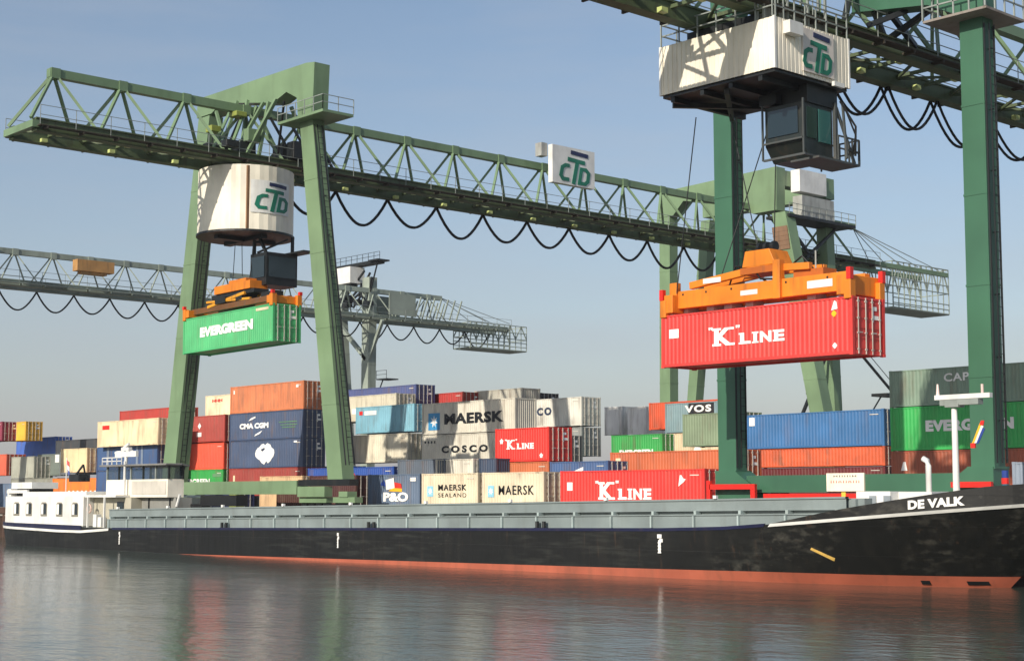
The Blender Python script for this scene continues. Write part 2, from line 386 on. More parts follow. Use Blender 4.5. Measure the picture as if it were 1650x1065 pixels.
container('cream container lettered MAERSK on one line with doors to the right', 777.5, 71, FRONT, R20, '#dccdb0', marks=[
    ('r', .09, .19, .36, .66, BLUEP), ('p', star(.14, .51, .10, A20), LW), ('t', 'MAERSK', .27, .84, .42, .66, LK, .01, 1.15)])
container('long bright red K LINE container on the quay beside the barge', 902.7, 71, FRONT, R40, '#e03a33', dirt=.12, marks=[
    ('r', .05, .09, .52, .72, LW), ('k', .27, .66, .30, .72), ('p', [(.83, .60), (.87, .72), (.85, .86), (.84, .86)], LW), ('p', [(.85, .70), (.88, .76), (.85, .80)], LW)])
container('blue container low on the quay beyond the wheelhouse', 372, 72, 4.9, R20, '#27305a', right=True, h=2.1)
container('cream container standing under the sill of the middle crane', 420, 72.2, FRONT + .05, R20, '#d9b58a')
container('brown container low beside the right bogie of the middle crane', 447, 71.0, 4.2, R20, '#4b2a20', h=1.42)
container('slate grey container low beyond the barge stern', 48, 72.0, 5.2, R40, '#62748c', right=True)
container('bright orange container seen above the white deckhouse roof', 87, 78, 5.75, R40, '#ee7f2e', marks=[('t', 'IIIIIII', .3, .8, .1, .3, LW, .0)], h=1.85)
container('grey ribbed container at the right edge behind the bow', 1629, 74, 5.5, R40, '#8d98a6')
# ---- stack between the legs of the middle crane
container('orange brown container on top of the navy stack', 370, 81.5, 14.2, R40, '#cf7a4e', marks=[('r', .045, .06, .72, .86, LW), ('r', .9, .93, .78, .88, LW)])
container('navy container with CMA CGM lettering and white arcs', 370, 81.5, 11.62, R40, '#43526e', marks=[
    ('t', 'CMA CGM', .14, .54, .42, .62, LW, .06), ('p', [(.26, .70), (.30, .80), (.36, .86), (.36, .80), (.31, .74)], LW), ('p', [(.46, .34), (.42, .22), (.35, .14), (.36, .20), (.40, .26)], LW),
    ('r', .68, .92, .58, .61, paint('faded green', '#5f8a62', .6, .1)), ('r', .70, .92, .48, .51, paint('faded green', '#5f8a62')), ('r', .72, .9, .39, .42, paint('faded green', '#5f8a62'))])
eag = [(.365, .52), (.375, .62), (.40, .72), (.42, .74), (.45, .84), (.48, .86), (.50, .80), (.53, .88), (.57, .82), (.585, .72), (.62, .64), (.625, .52), (.615, .40), (.59, .32), (.575, .24), (.54, .16), (.52, .24), (.49, .12), (.455, .18), (.43, .28), (.395, .34), (.37, .42)]
container('navy container with large white round bird emblem', 370, 81.5, 9.03, R40, '#43526e', marks=[('p', eag, LW), ('t', 'w', .47, .54, .22, .33, paint('navy mark', '#2c3850'), .05), ('p', [(.44, .66), (.49, .72), (.50, .66), (.46, .58)], paint('navy mark', '#2c3850')), ('r', .88, .92, .86, .92, LW)])
container('dark red container at the foot of the navy stack', 370, 81.5, 6.44, R40, '#9a3b32', marks=[('r', .06, .085, .2, .75, paint('cream label', '#dccfa8')), ('t', 'NHHHHHHH', .3, .95, .18, .5, paint('cream label', '#dccfa8'), .0)])
container('brownish red container with two white marks left of the navy stack', 362, 81.5, 11.65, R40, '#a8443a', right=True, marks=[('p', star(.62, .62, .12, A40, 4, .7), LW), ('r', .58, .65, .22, .38, LW)])
container('plain orange red container under the brownish red one', 361, 81.5, 8.98, R40, '#e8573c', right=True)
container('green container with white lettering strip under the orange red one', 361, 81.5, 6.43, R40, '#2f9a46', right=True, marks=[('t', 'EVERGREEN', .35, .80, .42, .66, LW, .04), ('r', .84, .97, .72, .84, paint('faded green', '#5f8a62'))])
container('small cream container with red text behind the orange brown one', 330, 88, 14.35, R20, '#ead9b4', marks=[('t', 'HHH', .22, .54, .72, .84, RED, .03)])
container('bright blue container low behind the right leg of the middle crane', 494, 86, 6.6, R20, '#2350a8')
# ---- left groups
container('cream container with small red mark left of the middle crane', 157, 76.9, 11.35, R40, '#e9d3ab', marks=[('r', .08, .20, .68, .84, RED)])
container('navy container with pale ribs behind the wheelhouse', 157, 77.6, 9.0, R40, '#3a5680', marks=[('t', 'CMA', .30, .66, .62, .76, LW, .05), ('r', .17, .21, .02, .98, paint('pale rib', '#8390a2')), ('r', .66, .69, .02, .98, paint('pale rib', '#8390a2')), ('r', .74, .77, .02, .98, paint('pale rib', '#8390a2'))])
container('navy container at ground level behind the wheelhouse', 157, 77.6, 6.4, R40, '#3a5680')
container('brick red container showing above the cream one', 192, 84, 13.05, R40, '#b2392f')
container('dark olive container beside the navy one at far left', 141, 82, 9.1, R20, '#55564a', right=True, wall=True)
container('cream container at far left with doors beside the olive one', 141, 80, 9.0, R20, '#e3cfa2', right=True)
container('grey container with a pale panel beyond the flag', 98, 84, 8.9, R20, '#6f7478', marks=[('r', .05, .32, .45, .92, paint('cream panel', '#ead9b8')), ('r', .12, .24, .66, .76, RED)])
container('grey green container beyond the deckhouse roof', 62, 86, 8.9, R20, '#6b746c', marks=[('r', .12, .5, .30, .55, paint('ochre panel', '#c89a3a')), ('r', .75, .92, .6, .95, LW)])
container('pale grey ribbed container at far left', 20, 84, 8.6, R20, '#a8a898')
container('grey container under the pale ribbed one at far left', 20, 84, 6.0, R40, '#8d8d80')
container('dark grey container with black roof fittings at far left', 90, 92, 10.9, R40, '#3c3f42', h=2.9)
container('long blue container behind the grey ones at far left', 27, 99.7, 12.1, R40, '#4468b8')
container('yellow container with brown doors at far left', 41, 95, 14.0, R20, '#e8b23a', right=True)
container('crimson container at the left edge of the view', 3, 93, 14.0, R20, '#8d2c46', right=True)
container('orange red container at the left edge of the view', 12, 84, 9.0, R40, '#dd6346', right=True)
# ---- centre groups
container('navy container topmost behind the cream one with orange text', 670, 99, 15.0, R40, '#4a5482', right=True)
container('beige container with orange text behind the right leg', 638, 96, 13.95, R40, '#cfc6ae', right=True, marks=[('t', 'HANJIN', .50, .74, .30, .52, paint('orange text', '#f4772e'), .06), ('r', .40, .47, .3, .5, LW)])
container('light blue container with white label', 573, 92.4, 12.45, R40 - 3.1, '#7fb2c2', marks=[('r', .15, .36, .68, .84, LW), ('r', .06, .12, .70, .84, RED)])
container('cream container between the crane leg and COSCO one', 657, 88, 9.45, R40, '#dcd3bb', right=True)
container('blue container with red spot under the cream one', 635, 80, 6.25, R40, '#2a4f9c', right=True, marks=[('r', .52, .56, .5, .8, RED)])
container('slate container with small blue text above the P&O one', 641, 80, 6.75, R20, '#5c6672', marks=[('t', 'MAERSK', .3, .8, .30, .55, SKYB, .02)])
container('beige container just above the cream MAERSK SEALAND one', 702, 80.0, 6.7, R20 - 1.5, '#ddd6c4', marks=[('t', 'HHHHHHHH', .02, .98, .2, .34, LK, .0)])
container('slate blue container just left of the rust one under K LINE', 772, 80.6, 6.7, 2.0, '#3c4a60', wall=True)
container('grey container lettered MAERSK with sky blue star panel', 680, 88, 11.93, R40, '#d6cfbd', h=2.75, wall=True, marks=[
    ('r', .07, .20, .14, .68, SKYB), ('p', star(.135, .41, .20, A40), LW), ('t', 'MAERSK', .25, .88, .30, .64, LK, .045, 1.08)])
container('grey container lettered COSCO in wide spaced letters', 680, 88, 9.15, R40, '#d3ccba', marks=[('t', 'COSCO', .22, .72, .38, .62, LK, .05, 1.5), ('t', 'IIII', .03, .15, .72, .80, LK, .0)])
container('red K LINE container stacked in the middle of the yard', 798, 82, 9.0, R20, '#e0352c', dirt=.12, marks=[('k', .20, .74, .38, .66), ('p', star(.12, .62, .09, A20, 5, .7), LW), ('p', star(.86, .17, .08, A20, 5, .7), LW)])
container('rust coloured container under the yard K LINE one', 798, 82, 6.4, R20, '#c96f45', marks=[('r', .17, .2, .3, .7, paint('cream label', '#dccfa8'))])
container('navy container with white arc low beside the K LINE stack', 886, 82, 6.35, R20, '#47618c', marks=[('p', [(.28, .30), (.34, .55), (.44, .74), (.58, .84), (.58, .74), (.46, .64), (.38, .5), (.33, .3)], LW)])
container('dark grey container behind the yard K LINE one', 905, 91, 8.85, R20, '#6a6f6c', right=True)
container('white container with letters C O high in the yard', 862, 99, 12.65, R20, '#dcd8ca', marks=[('t', 'CO', .04, .36, .42, .70, paint('navy mark', '#2c3850'), .05, 1.3)])
container('grey container directly under the white C O one', 862, 99, 9.95, R20, '#9a9d98')
for px_, lab in ((974, 'light grey container standing end on right beside the white C O one'), (1011, 'light grey container standing end on left of the orange red rail')):
    a_ = atY(px_, 656, 114); container(lab, 0, 0, 0, R20, '#eceae4', loc=(a_.x + WID, 114, a_.z - 2.85), h=2.85, rot=(0, 0, math.pi / 2))
container('red container near the top behind MAERSK', 746, 102, 14.2, R40, '#b3352e', right=True)
container('beige grey container topmost above MAERSK', 841, 104, 14.35, R20 + 1, '#b8b2a2', right=True, wall=True)
container('dark brown container topmost with its doors above C O', 842, 106.7, 14.6, R20, '#3d3432', right=True)
container('black container peeping out above the C O one', 872, 109, 14.2, R20, '#2e2d31', right=True)
container('green container with white EVERGREEN strip above the rust one', 985, 100.5, 9.15, R20, '#3ba04e', marks=[('t', 'EVERGREEN', .16, .82, .30, .50, LW, .06)])
container('long rust container above the front K LINE one', 983, 84, 7.0, R40, '#c5653f', h=2.9, marks=[('r', .045, .085, .05, .85, paint('cream label', '#dccfa8'))])
container('orange red container with open look behind the right crane leg', 1046, 112, 12.75, 9.1, '#d4552f')
container('teal grey container with letters V O S', 1072, 104, 11.95, R20, '#7d9499', marks=[('r', .45, .93, .60, .96, paint('near black panel', '#26262a')), ('t', 'VOS', .38, .88, .66, .90, LW, .04, 1.2)])
container('grey green container beside the left leg of the near crane', 1100, 95, 10.3, R20, '#7f8f72')
container('cream container under the teal one', 1072, 102, 9.2, R20, '#d9c3a0', marks=[('p', [(.5, .3), (.7, .3), (.6, .7)], LW)])
# ---- right groups
container('bright blue container topmost between the near crane legs', 1198, 90.5, 9.68, R40, '#3c6d9e', h=2.5, dirt=.1, marks=[('r', .045, .085, .68, .92, LW)])
container('half height orange container directly under the blue one', 1198, 90.5, 7.15, R40, '#d4603a', h=1.3)
container('dark maroon container lowest under the blue one', 1198, 90.5, 5.8, R40, '#6a2a2c', h=1.9)
container('grey green container lettered CAPITAL at the right', 1435, 89, 12.03, R40, '#7f9480', h=2.42, marks=[('t', 'CAPITAL', .34, .66, .62, .84, LW, .02, 1.1)])
container('large green container lettered EVERGREEN at the right', 1435, 89, 9.6, R40, '#3cae57', h=2.87, dirt=.1, marks=[('t', 'EVERGREEN', .22, .74, .42, .68, LW, .06, 1.05)])
container('brown container under the large EVERGREEN one', 1435, 89, 6.73, R40, '#a85a40', h=2.85, marks=[('p', [(.06, .55), (.10, .55), (.09, .75), (.075, .75)], LW)])

# ------------------------------------------------------------------ gantry cranes
def diag(p, q, mat, root, w=0.2): return MB().bar(p, q, w).build('brace', mat, root, True)
def railing(mb, p, q, h=1.05, step=1.8, r=0.025):
    p = Vector(p); q = Vector(q); n = max(1, round((q - p).length / step)); up = Vector((0, 0, 1))
    for i in range(n + 1):
        a = p.lerp(q, i / n); mb.bar(a, a + up * h, 2 * r)
    for k in (0.5, 1.0): mb.bar(p + up * h * k, q + up * h * k, 2 * r)
    return mb
def girder(root, mat, xc, zg, zt, nodes, y_end, cm=None, half=1.8, chord=(0.5, 0.95), dia=0.2, tip=47.7, top_end=None, lamps=True):
    """triangular lattice girder along Y: one top chord, two bottom chords, four braces per node"""
    te = top_end if top_end is not None else nodes[-1]; cm = cm or mat
    MB().box(xc - .3, xc + .3, nodes[0] - .4, te, zt - .62, zt).build('top_chord', mat, root, True)
    for s in (-1, 1):
        x = xc + s * half
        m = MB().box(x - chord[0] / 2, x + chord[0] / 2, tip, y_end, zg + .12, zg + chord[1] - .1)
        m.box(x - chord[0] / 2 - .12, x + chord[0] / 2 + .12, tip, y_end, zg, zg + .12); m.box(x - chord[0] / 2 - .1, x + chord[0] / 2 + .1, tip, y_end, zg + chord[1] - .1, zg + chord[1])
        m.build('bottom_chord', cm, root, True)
        rl = MB(); xx = x + s * .95; railing(rl, (xx, tip, zg + .35), (xx, y_end, zg + .35), 1.35, 2.7, .02); rl.build('railing', RAIL, root, True)
        wk = MB().box(x + s * .4, x + s * 1.0, tip, y_end, zg + .28, zg + .34)
        yy = tip + .5
        while yy < y_end: wk.box(min(x + s * .25, x + s * 1.0), max(x + s * .25, x + s * 1.0), yy, yy + .12, zg + .1, zg + .275); yy += 2.7
        wk.build('walkway', GRATE if cm is GIRD else mat, root, True)
    half_sp = (nodes[1] - nodes[0]) / 2
    for i, yn in enumerate(nodes):
        MB().box(xc - .38, xc + .38, yn - .35, yn + .35, zt - .72, zt - .02 + .05).build('gusset', mat, root, True)
        for s in (-1, 1):
            for d in (-1, 1):
                yb = yn + d * half_sp * (0.92 if d < 0 else 0.92)
                if yn + d * half_sp > y_end: continue
                diag((xc + s * .18, yn + d * .15, zt - .5), (xc + s * half, yb, zg + chord[1] - .05), mat, root, dia)
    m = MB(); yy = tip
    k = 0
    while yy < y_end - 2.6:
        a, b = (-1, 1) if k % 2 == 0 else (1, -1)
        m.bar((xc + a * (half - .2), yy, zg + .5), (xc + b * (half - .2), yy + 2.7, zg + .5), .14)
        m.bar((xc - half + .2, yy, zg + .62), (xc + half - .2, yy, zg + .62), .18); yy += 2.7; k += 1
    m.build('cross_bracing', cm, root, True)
    MB().bar((xc - half - .5, tip - .1, zg + .45), (xc + half + .5, tip - .1, zg + .45), .5, .5).build('end_beam', mat, root, True)
    if lamps:
        lm = paint('lamp housing', '#cfd98c', .4, .1)
        for i, yn in enumerate(nodes[::1]):
            for s in (-1, 1):
                o = MB().box(xc + s * (half - .55) - .16, xc + s * (half - .55) + .16, yn - .22, yn + .22, zg + .05, zg + .3).build('floodlight', lm, root, True)
def festoon(root, xc, z, pts, drop, off=(0,), r=0.085, mat=RUBBER):
    for a, b in zip(pts[:-1], pts[1:]):
        m = MB(); dd = drop * (0.9 + 0.2 * rnd.random())
        for o in off:
            L = []
            for i in range(15):
                t = i / 14; y = a + (b - a) * (t + 0.05 * math.sin(2 * math.pi * t)); L.append((xc + o, y + o * .6, z - dd * (1 - abs(2 * t - 1) ** 2.5)))
            m.tube(L, r, 6)
        m.build('cable_loop', mat, root, True, smooth=True)
def frame_poly(root, name, mat, poly, y0, y1):
    return fixn(MB().prism(poly, lambda u, v, t: (u, t, v), y0, y1).build(name, mat, root, True))
def leg(root, mat, b, t, w, d, w2=None, d2=None, name='leg'):
    """tapering box leg in a Y plane: b, t = centre points bottom and top"""
    w2 = w2 or w; d2 = d2 or d; (xb, yb, zb), (xt, yt, zt) = b, t
    P = []
    for x, y, z, a, c in ((xb, yb, zb, w, d), (xt, yt, zt, w2, d2)):
        P += [(x - a / 2, y - c / 2, z), (x + a / 2, y - c / 2, z), (x + a / 2, y + c / 2, z), (x - a / 2, y + c / 2, z)]
    m = MB().quadbox(P)
    n = 5
    for i in range(1, n):                       # seam flanges
        k = i / n; x = xb + (xt - xb) * k; y = yb + (yt - yb) * k; z = zb + (zt - zb) * k; a = w + (w2 - w) * k + .05; c = d + (d2 - d) * k + .05
        m.box(x - a / 2, x + a / 2, y - c / 2, y + c / 2, z - .05, z + .05)
    return m.build(name, mat, root, True)
def bogie(root, mat, x, y, z0, n=2, w=2.6):
    o = MB().box(x - w / 2, x + w / 2, y - .35, y + .35, z0 + .55, z0 + .95).box(x - w * .2, x + w * .2, y - .42, y + .42, z0 + .95, z0 + 1.35).build('bogie', mat, root, True)
    for k in range(4):
        xx = x - w / 2 + .35 + k * (w - .7) / 3
        MB().tube([(xx, y - .16, z0 + .36), (xx, y + .16, z0 + .36)], .34, 14).build('wheel', DARKM, o, True)
    return o

def leg_fittings(root, b, t, dx, dy=0):
    (xb, yb, zb), (xt, yt, zt) = b, t
    m = MB()
    f = lambda z, o, y: (xb + (xt - xb) * (z - zb) / (zt - zb) + o, yb + (yt - yb) * (z - zb) / (zt - zb) + y, z)
    for y in (-.22, .22): m.bar(f(zb, dx + .22, y), f(zt, dx + .22, y), .05)
    z = zb + .2
    while z < zt: m.bar(f(z, dx + .22, -.22), f(z, dx + .22, .22), .03); z += .45
    z = zb + 2
    while z < zt: m.bar(f(z, dx - .02, 0), f(z, dx + .22, 0), .06); z += 3
    m.build('ladder', DARKM, root, True)
    MB().tube([f(zb, dx + .07, -.42), f(zt, dx + .07, -.42)], .05, 6).tube([f(zb, dx + .07, .40), f(zt, dx + .07, .40)], .04, 6).build('conduit', DARKM, root, True)
QZ = 2.78
# ---- middle crane (light green, A-legs)
C1 = thing('gantry_crane', 'light green gantry crane with splayed legs and long lattice girder in the middle', 'gantry crane', (-103.7, 67, QZ), 0, 'gantry cranes along the quay')
XC = -103.7
nodes = [49.9 + 5.32 * i for i in range(18)]
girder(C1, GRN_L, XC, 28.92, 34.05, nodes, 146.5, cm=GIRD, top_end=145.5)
leg(C1, GRN_L, (-116.1, 67.6, QZ + 2.0), (-111.55, 67.6, 34.8), 2.0, 1.3, 1.7, 1.3)
leg(C1, GRN_L, (-92.8, 67.6, QZ + 2.0), (-97.25, 67.6, 33.0), 1.8, 1.05, 1.65, 1.05)
frame_poly(C1, 'portal_beam', GRN_L, [(-112.6, 36.5), (-112.7, 34.9), (-110.4, 34.9), (-109.0, 35.5), (-101.4, 34.1), (-99.6, 34.6), (-98.2, 33.9), (-98.0, 32.3), (-96.1, 32.3), (-95.9, 36.2), (-97.0, 36.35)], 66.95, 68.35)
m = MB().box(-99.6, -93.7, 66.2, 69.0, 31.9, 32.1); o = m.build('service_platform', GRN_L, C1, True)
r_ = MB(); railing(r_, (-99.6, 66.2, 32.1), (-93.7, 66.2, 32.1), 1.1, 1.2); railing(r_, (-93.7, 66.2, 32.1), (-93.7, 69.0, 32.1), 1.1, 1.2); r_.build('platform_railing', RAIL, o, True)
# machinery around the girder at the portal
YG = paint('yellow green drive units', '#8d9644', .5, .3)
for (x0, x1, y0, y1, z0, z1, mt) in ((-105.9, -105.0, 63.7, 64.6, 32.0, 32.5, YG), (-104.0, -102.9, 64.6, 65.6, 33.0, 33.4, YG), (-102.5, -101.8, 65, 66.3, 30.9, 31.9, GRN_L), (-107.6, -107.0, 62.6, 64.6, 30.0, 30.7, GRN_L), (-101.6, -100.8, 62.5, 63.6, 29.95, 30.5, DARKM), (-104.8, -103.9, 62.8, 64.0, 29.95, 30.8, DARKM), (-103.2, -102.2, 64.4, 66, 29.95, 30.9, DARKM), (-106.2, -105.4, 64.8, 66.2, 29.95, 31.2, DARKM), (-101.9, -100.9, 68.6, 70.6, 29.95, 31.3, DARKM), (-104.5, -103, 69, 71, 29.95, 31.5, DARKM)):
    bevel(MB().box(x0, x1, y0, y1, z0, z1).build('drive_unit', mt, C1, True), .06)
for a, b, w in (((-107.2, 66.8, 34.6), (-103.4, 62.8, 30), .2), ((-105.2, 66.8, 34.4), (-106.6, 65.6, 30), .18), ((-103.2, 66.7, 34.1), (-104.8, 65.9, 30), .3), ((-100.6, 66.7, 34.2), (-102.2, 65.2, 30), .26), ((-99.8, 66.9, 33.9), (-101.6, 67.6, 30.2), .14), ((-109.6, 66.9, 34.9), (-106.2, 66.2, 30.0), .22)): diag(a, b, DARKM if w < .19 else GRN_L, C1, w)
for y in (69.4, 71.2, 73): diag((-101.9, y, 29.9), (-103.2, y - 1.5, 33.4), DARKM, C1, .16)
for a, b in (((-106, 66.6, 35), (-105, 64.4, 30)), ((-104.5, 66.6, 34.8), (-103.4, 65.4, 30)), ((-102.2, 66.6, 34.2), (-103, 64.6, 30)), ((-101.8, 66.8, 34.2), (-101.8, 66.0, 29.9)), ((-106.4, 68.5, 35), (-105.5, 71, 30)), ((-101.2, 68.5, 34), (-101.8, 71, 30))): diag(a, b, GRN_L, C1, .24)
# sill and bogies
MB().box(-114.4, -97.4, 66.9, 67.9, 3.95, 4.95).build('sill_beam', GRN_L, C1, True)
MB().box(-97.35, -91.0, 67.0, 67.8, 4.55, 5.0).build('sill_end', DARKM, C1, True)
MB().box(-97.0, -93.6, 66.7, 67.4, 3.75, 4.5).build('equaliser', GRN_L, C1, True)
bogie(C1, GRN_L, -95.4, 67.3, QZ, w=3.4); bogie(C1, GRN_L, -91.6, 67.3, QZ, w=2.6); bogie(C1, GRN_L, -112.2, 67.3, QZ, w=3.4); bogie(C1, GRN_L, -116, 67.3, QZ, w=2.6)
MB().box(-106.4, -105.4, 66.8, 67.5, QZ, 3.93).build('sill_strut', paint('yellow green drive units', '#a9b24a'), C1, True)
festoon(C1, -105.7, 28.95, [70.7 + 5.4 * i for i in range(13)], 2.3, r=.125)
leg_fittings(C1, (-92.7, 67.6, 6), (-97.2, 67.6, 31.5), .92); leg_fittings(C1, (-116.1, 67.6, 6), (-111.55, 67.6, 33), .95)
# landside portal
YL, YB = 127.0, 136.3
leg(C1, GRN_L, (-115.6, 127.7, 3.9), (-115.3, 127.7, 34.3), 1.5, 1.3)
leg(C1, GRN_L, (-120.3, 136, 3.9), (-116.6, 136, 35), 1.3, 1.3)
leg(C1, GRN_L, (-93.6, 127.7, 3.9), (-99.6, 127.7, 32.6), 1.7, 1.5)
leg(C1, GRN_L, (-99.8, 136.2, 3.9), (-100.8, 136.2, 35), 1.3, 1.3)
frame_poly(C1, 'portal_beam', GRN_L, [(-115.9, 37.0), (-116.0, 34.2), (-114.0, 34.2), (-112.5, 35.6), (-105.4, 34.2), (-103.0, 32.9), (-99.9, 32.9), (-99.8, 37.4)], 127, 128.4)
frame_poly(C1, 'portal_beam', GRN_L, [(-117.2, 37.4), (-117.2, 35.4), (-100.0, 35.2), (-100.0, 37.4)], 135.6, 137.0)
MB().box(-101.2, -99.9, 128.45, 135.55, 35.6, 37.2).build('tie_beam', GRN_L, C1, True)
MB().box(-101.4, -98.4, 127.2, 138.5, 32.1, 32.4).build('service_platform', DARKM, C1, True)
r_ = MB(); railing(r_, (-98.4, 127.2, 32.4), (-98.4, 138.5, 32.4), 1.1, 1.3); r_.build('railing', RAIL, C1, True)
MB().box(-99.85, -98.7, 129.4, 133.9, 35.0, 37.3).build('switch_house', WHITE, C1, True)
MB().box(-99.8, -98.6, 129.6, 135.0, 32.42, 34.6).build('switch_house', paint('grey cladding', '#a9aaa4', .5, .2), C1, True)
for a, b in (((-100, 128.5, 32), (-100, 133, 28.5)), ((-100, 137, 32), (-100, 132, 28.5)), ((-115.4, 128, 20), (-116.9, 135.6, 27)), ((-100, 128, 8), (-100, 136, 20)), ((-97.5, 128.4, 14), (-100, 136, 26))): diag(a, b, DARKM, C1, .28)
pz = atY(1258, 384, 127); leg(C1, paint('rusty brown sleeve', '#7d6048', .7, .4), (-99.1, 127.7, pz.z - 1.2), (-99.45, 127.7, pz.z + 1.2), 1.9, 1.7, name='leg_sleeve')
# stairs on the back leg
st = MB(); st.bar((-98.4, 137, 20), (-96.6, 141.5, 15), .35, .15).bar((-98.4, 137, 21), (-96.6, 141.5, 16), .06); st.box(-98, -96, 140, 143, 14.3, 14.6); st.bar((-97.5, 141, 14.3), (-98.5, 138, 10), .12); st.build('stairway', DARKM, C1, True)
# inland tip: stays and maintenance cage
top = Vector((XC, 145.4, 33.6))
for x in (-1.8, 1.8):
    for yy in (151.5, 155.2, 159.5): MB().tube([top, (XC + x, yy, 30.0)], .05, 5).build('stay_rod', RAIL, C1, True)
    MB().bar((XC + x, 146.4, 29.6), (XC + x, 161.3, 29.6), .35, .5).build('bottom_chord', GRN_L, C1, True)
def cage(root, x0, x1, y0, y1, z0, z1, mat, zm):
    m = MB(); n = 10
    for x in (x0, x1):
        for i in range(n + 1):
            y = y0 + (y1 - y0) * i / n; m.bar((x, y, z0), (x, y, z1), .09)
        for z in (z0, z0 + .5, z0 + 1.1, zm, zm + .9, z1): m.bar((x, y0, z), (x, y1, z), .1)
        for i in range(5): m.bar((x, y0 + (y1 - y0) * i / 5, zm), (x, y0 + (y1 - y0) * (i + .5) / 5, z1), .12); m.bar((x, y0 + (y1 - y0) * (i + .5) / 5, z1), (x, y0 + (y1 - y0) * (i + 1) / 5, zm), .12)
    for y in (y0, y1):
        for z in (z0, zm, z1): m.bar((x0, y, z), (x1, y, z), .1)
    m.box(x0, x1, y0, y1, z0 - .12, z0 - .02)
    return m.build('maintenance_cage', mat, root, True)
cage(C1, -105.6, -101.8, 150, 161.3, 25.0, 30.2, GRN_F, 27.4)
# sign board on the girder
p0, p1 = atX(889, 256, -101.3), atX(957, 300, -101.3)
sb = MB().box(-101.75, -101.2, p0.y, p1.y, 31.9, 35.35).build('sign_board', WHITE, C1, True)
ctd_logo(lambda u, v, t: (-101.19 + t, u, v), p0.y + (p1.y - p0.y) * .14, 31.95, (p1.y - p0.y) * .74, 3.2, sb)
MB().box(-102.6, -101.8, p0.y - .8, p0.y - .05, 34.3, 35.5).build('sign_fitting', paint('grey cladding', '#a9aaa4'), C1, True)
# trolley with the round house
T1_ = thing('crane_trolley', 'round cream machine house with CTD logo hanging under the middle crane girder', 'crane trolley', (-103.6, 66.1, 24), 0, 'trolleys under the crane girders')
cx_, cy_, rr = -103.5, 66.0, 3.65
m = MB(); n = 64
rows = [[], []]
for i in range(n + 1):
    a = 2 * math.pi * i / n; r0 = rr + (0.03 if i % 2 else 0)
    rows[0].append((cx_ + r0 * math.cos(a), cy_ + r0 * math.sin(a), 23.75)); rows[1].append((cx_ + r0 * math.cos(a), cy_ + r0 * math.sin(a), 28.7))
m.grid(rows); k = len(m.v); m.v += [p for p in rows[1][:-1]]; m.f.append(list(range(k, k + n)))
m.build('machine_house', CREAM, T1_, True)
m = MB().tube([(cx_, cy_, 23.6), (cx_, cy_, 23.76)], rr + .12, 40).box(cx_ - 2.6, cx_ + 2.6, cy_ - .3, cy_ + .3, 23.3, 23.6).box(cx_ - .3, cx_ + .3, cy_ - 2.6, cy_ + 2.6, 23.32, 23.58); m.build('base_ring', DARKM, T1_, True)
a0 = math.radians(-40)
MB().box(cx_ + (rr + .02) * math.cos(math.radians(-30)) - .1, cx_ + (rr + .02) * math.cos(math.radians(-30)) + .05, cy_ + rr * math.sin(math.radians(-30)) - .15, cy_ + rr * math.sin(math.radians(-30)) + .1, 23.8, 28.6).build('corner_strip', paint('brown strip', '#8d6a4c', .6, .3), T1_, True)
def cyl(u, v, t): a = u / rr; return (cx_ + (rr + .05 + t) * math.cos(a), cy_ + (rr + .05 + t) * math.sin(a), v)
m = MB(); N = 14
m.grid([[cyl(-1.75 + 3.5 * i / N, z, .02) for i in range(N + 1)] for z in (25.05, 27.55)])
pl = m.build('sign_board', WHITE, T1_, True)
ctd_logo(lambda u, v, t: cyl(u, v, .03 + t), -1.5, 25.15, 3.05, 2.3, pl)
MB().box(-105.6, -101.4, 63.8, 68.2, 28.62, 28.9).build('carriage', DARKM, T1_, True)
cb = MB().box(-102.4, -100.2, 65.8, 68.6, 19.7, 22.2).build('operator_cabin', DARKM, T1_, True)
MB().box(-102.2, -100.4, 65.72, 65.79, 20.3, 21.9).build('window', GLASS, cb, True); MB().box(-100.19, -100.12, 66.0, 68.4, 20.3, 21.9).build('window', GLASS, cb, True)
MB().bar((-102.2, 66, 22.2), (-102.2, 66, 23.6), .2).bar((-100.6, 68.4, 22.2), (-100.6, 68.4, 23.6), .2).bar((-100.6, 66, 22.2), (-101.6, 66, 23.6), .2).bar((-101.8, 66, 22.3), (-100.6, 68, 23.4), .15).box(-102.6, -98.4, 67.9, 69.0, 22.205, 22.33).build('cabin_hanger', DARKM, T1_, True)

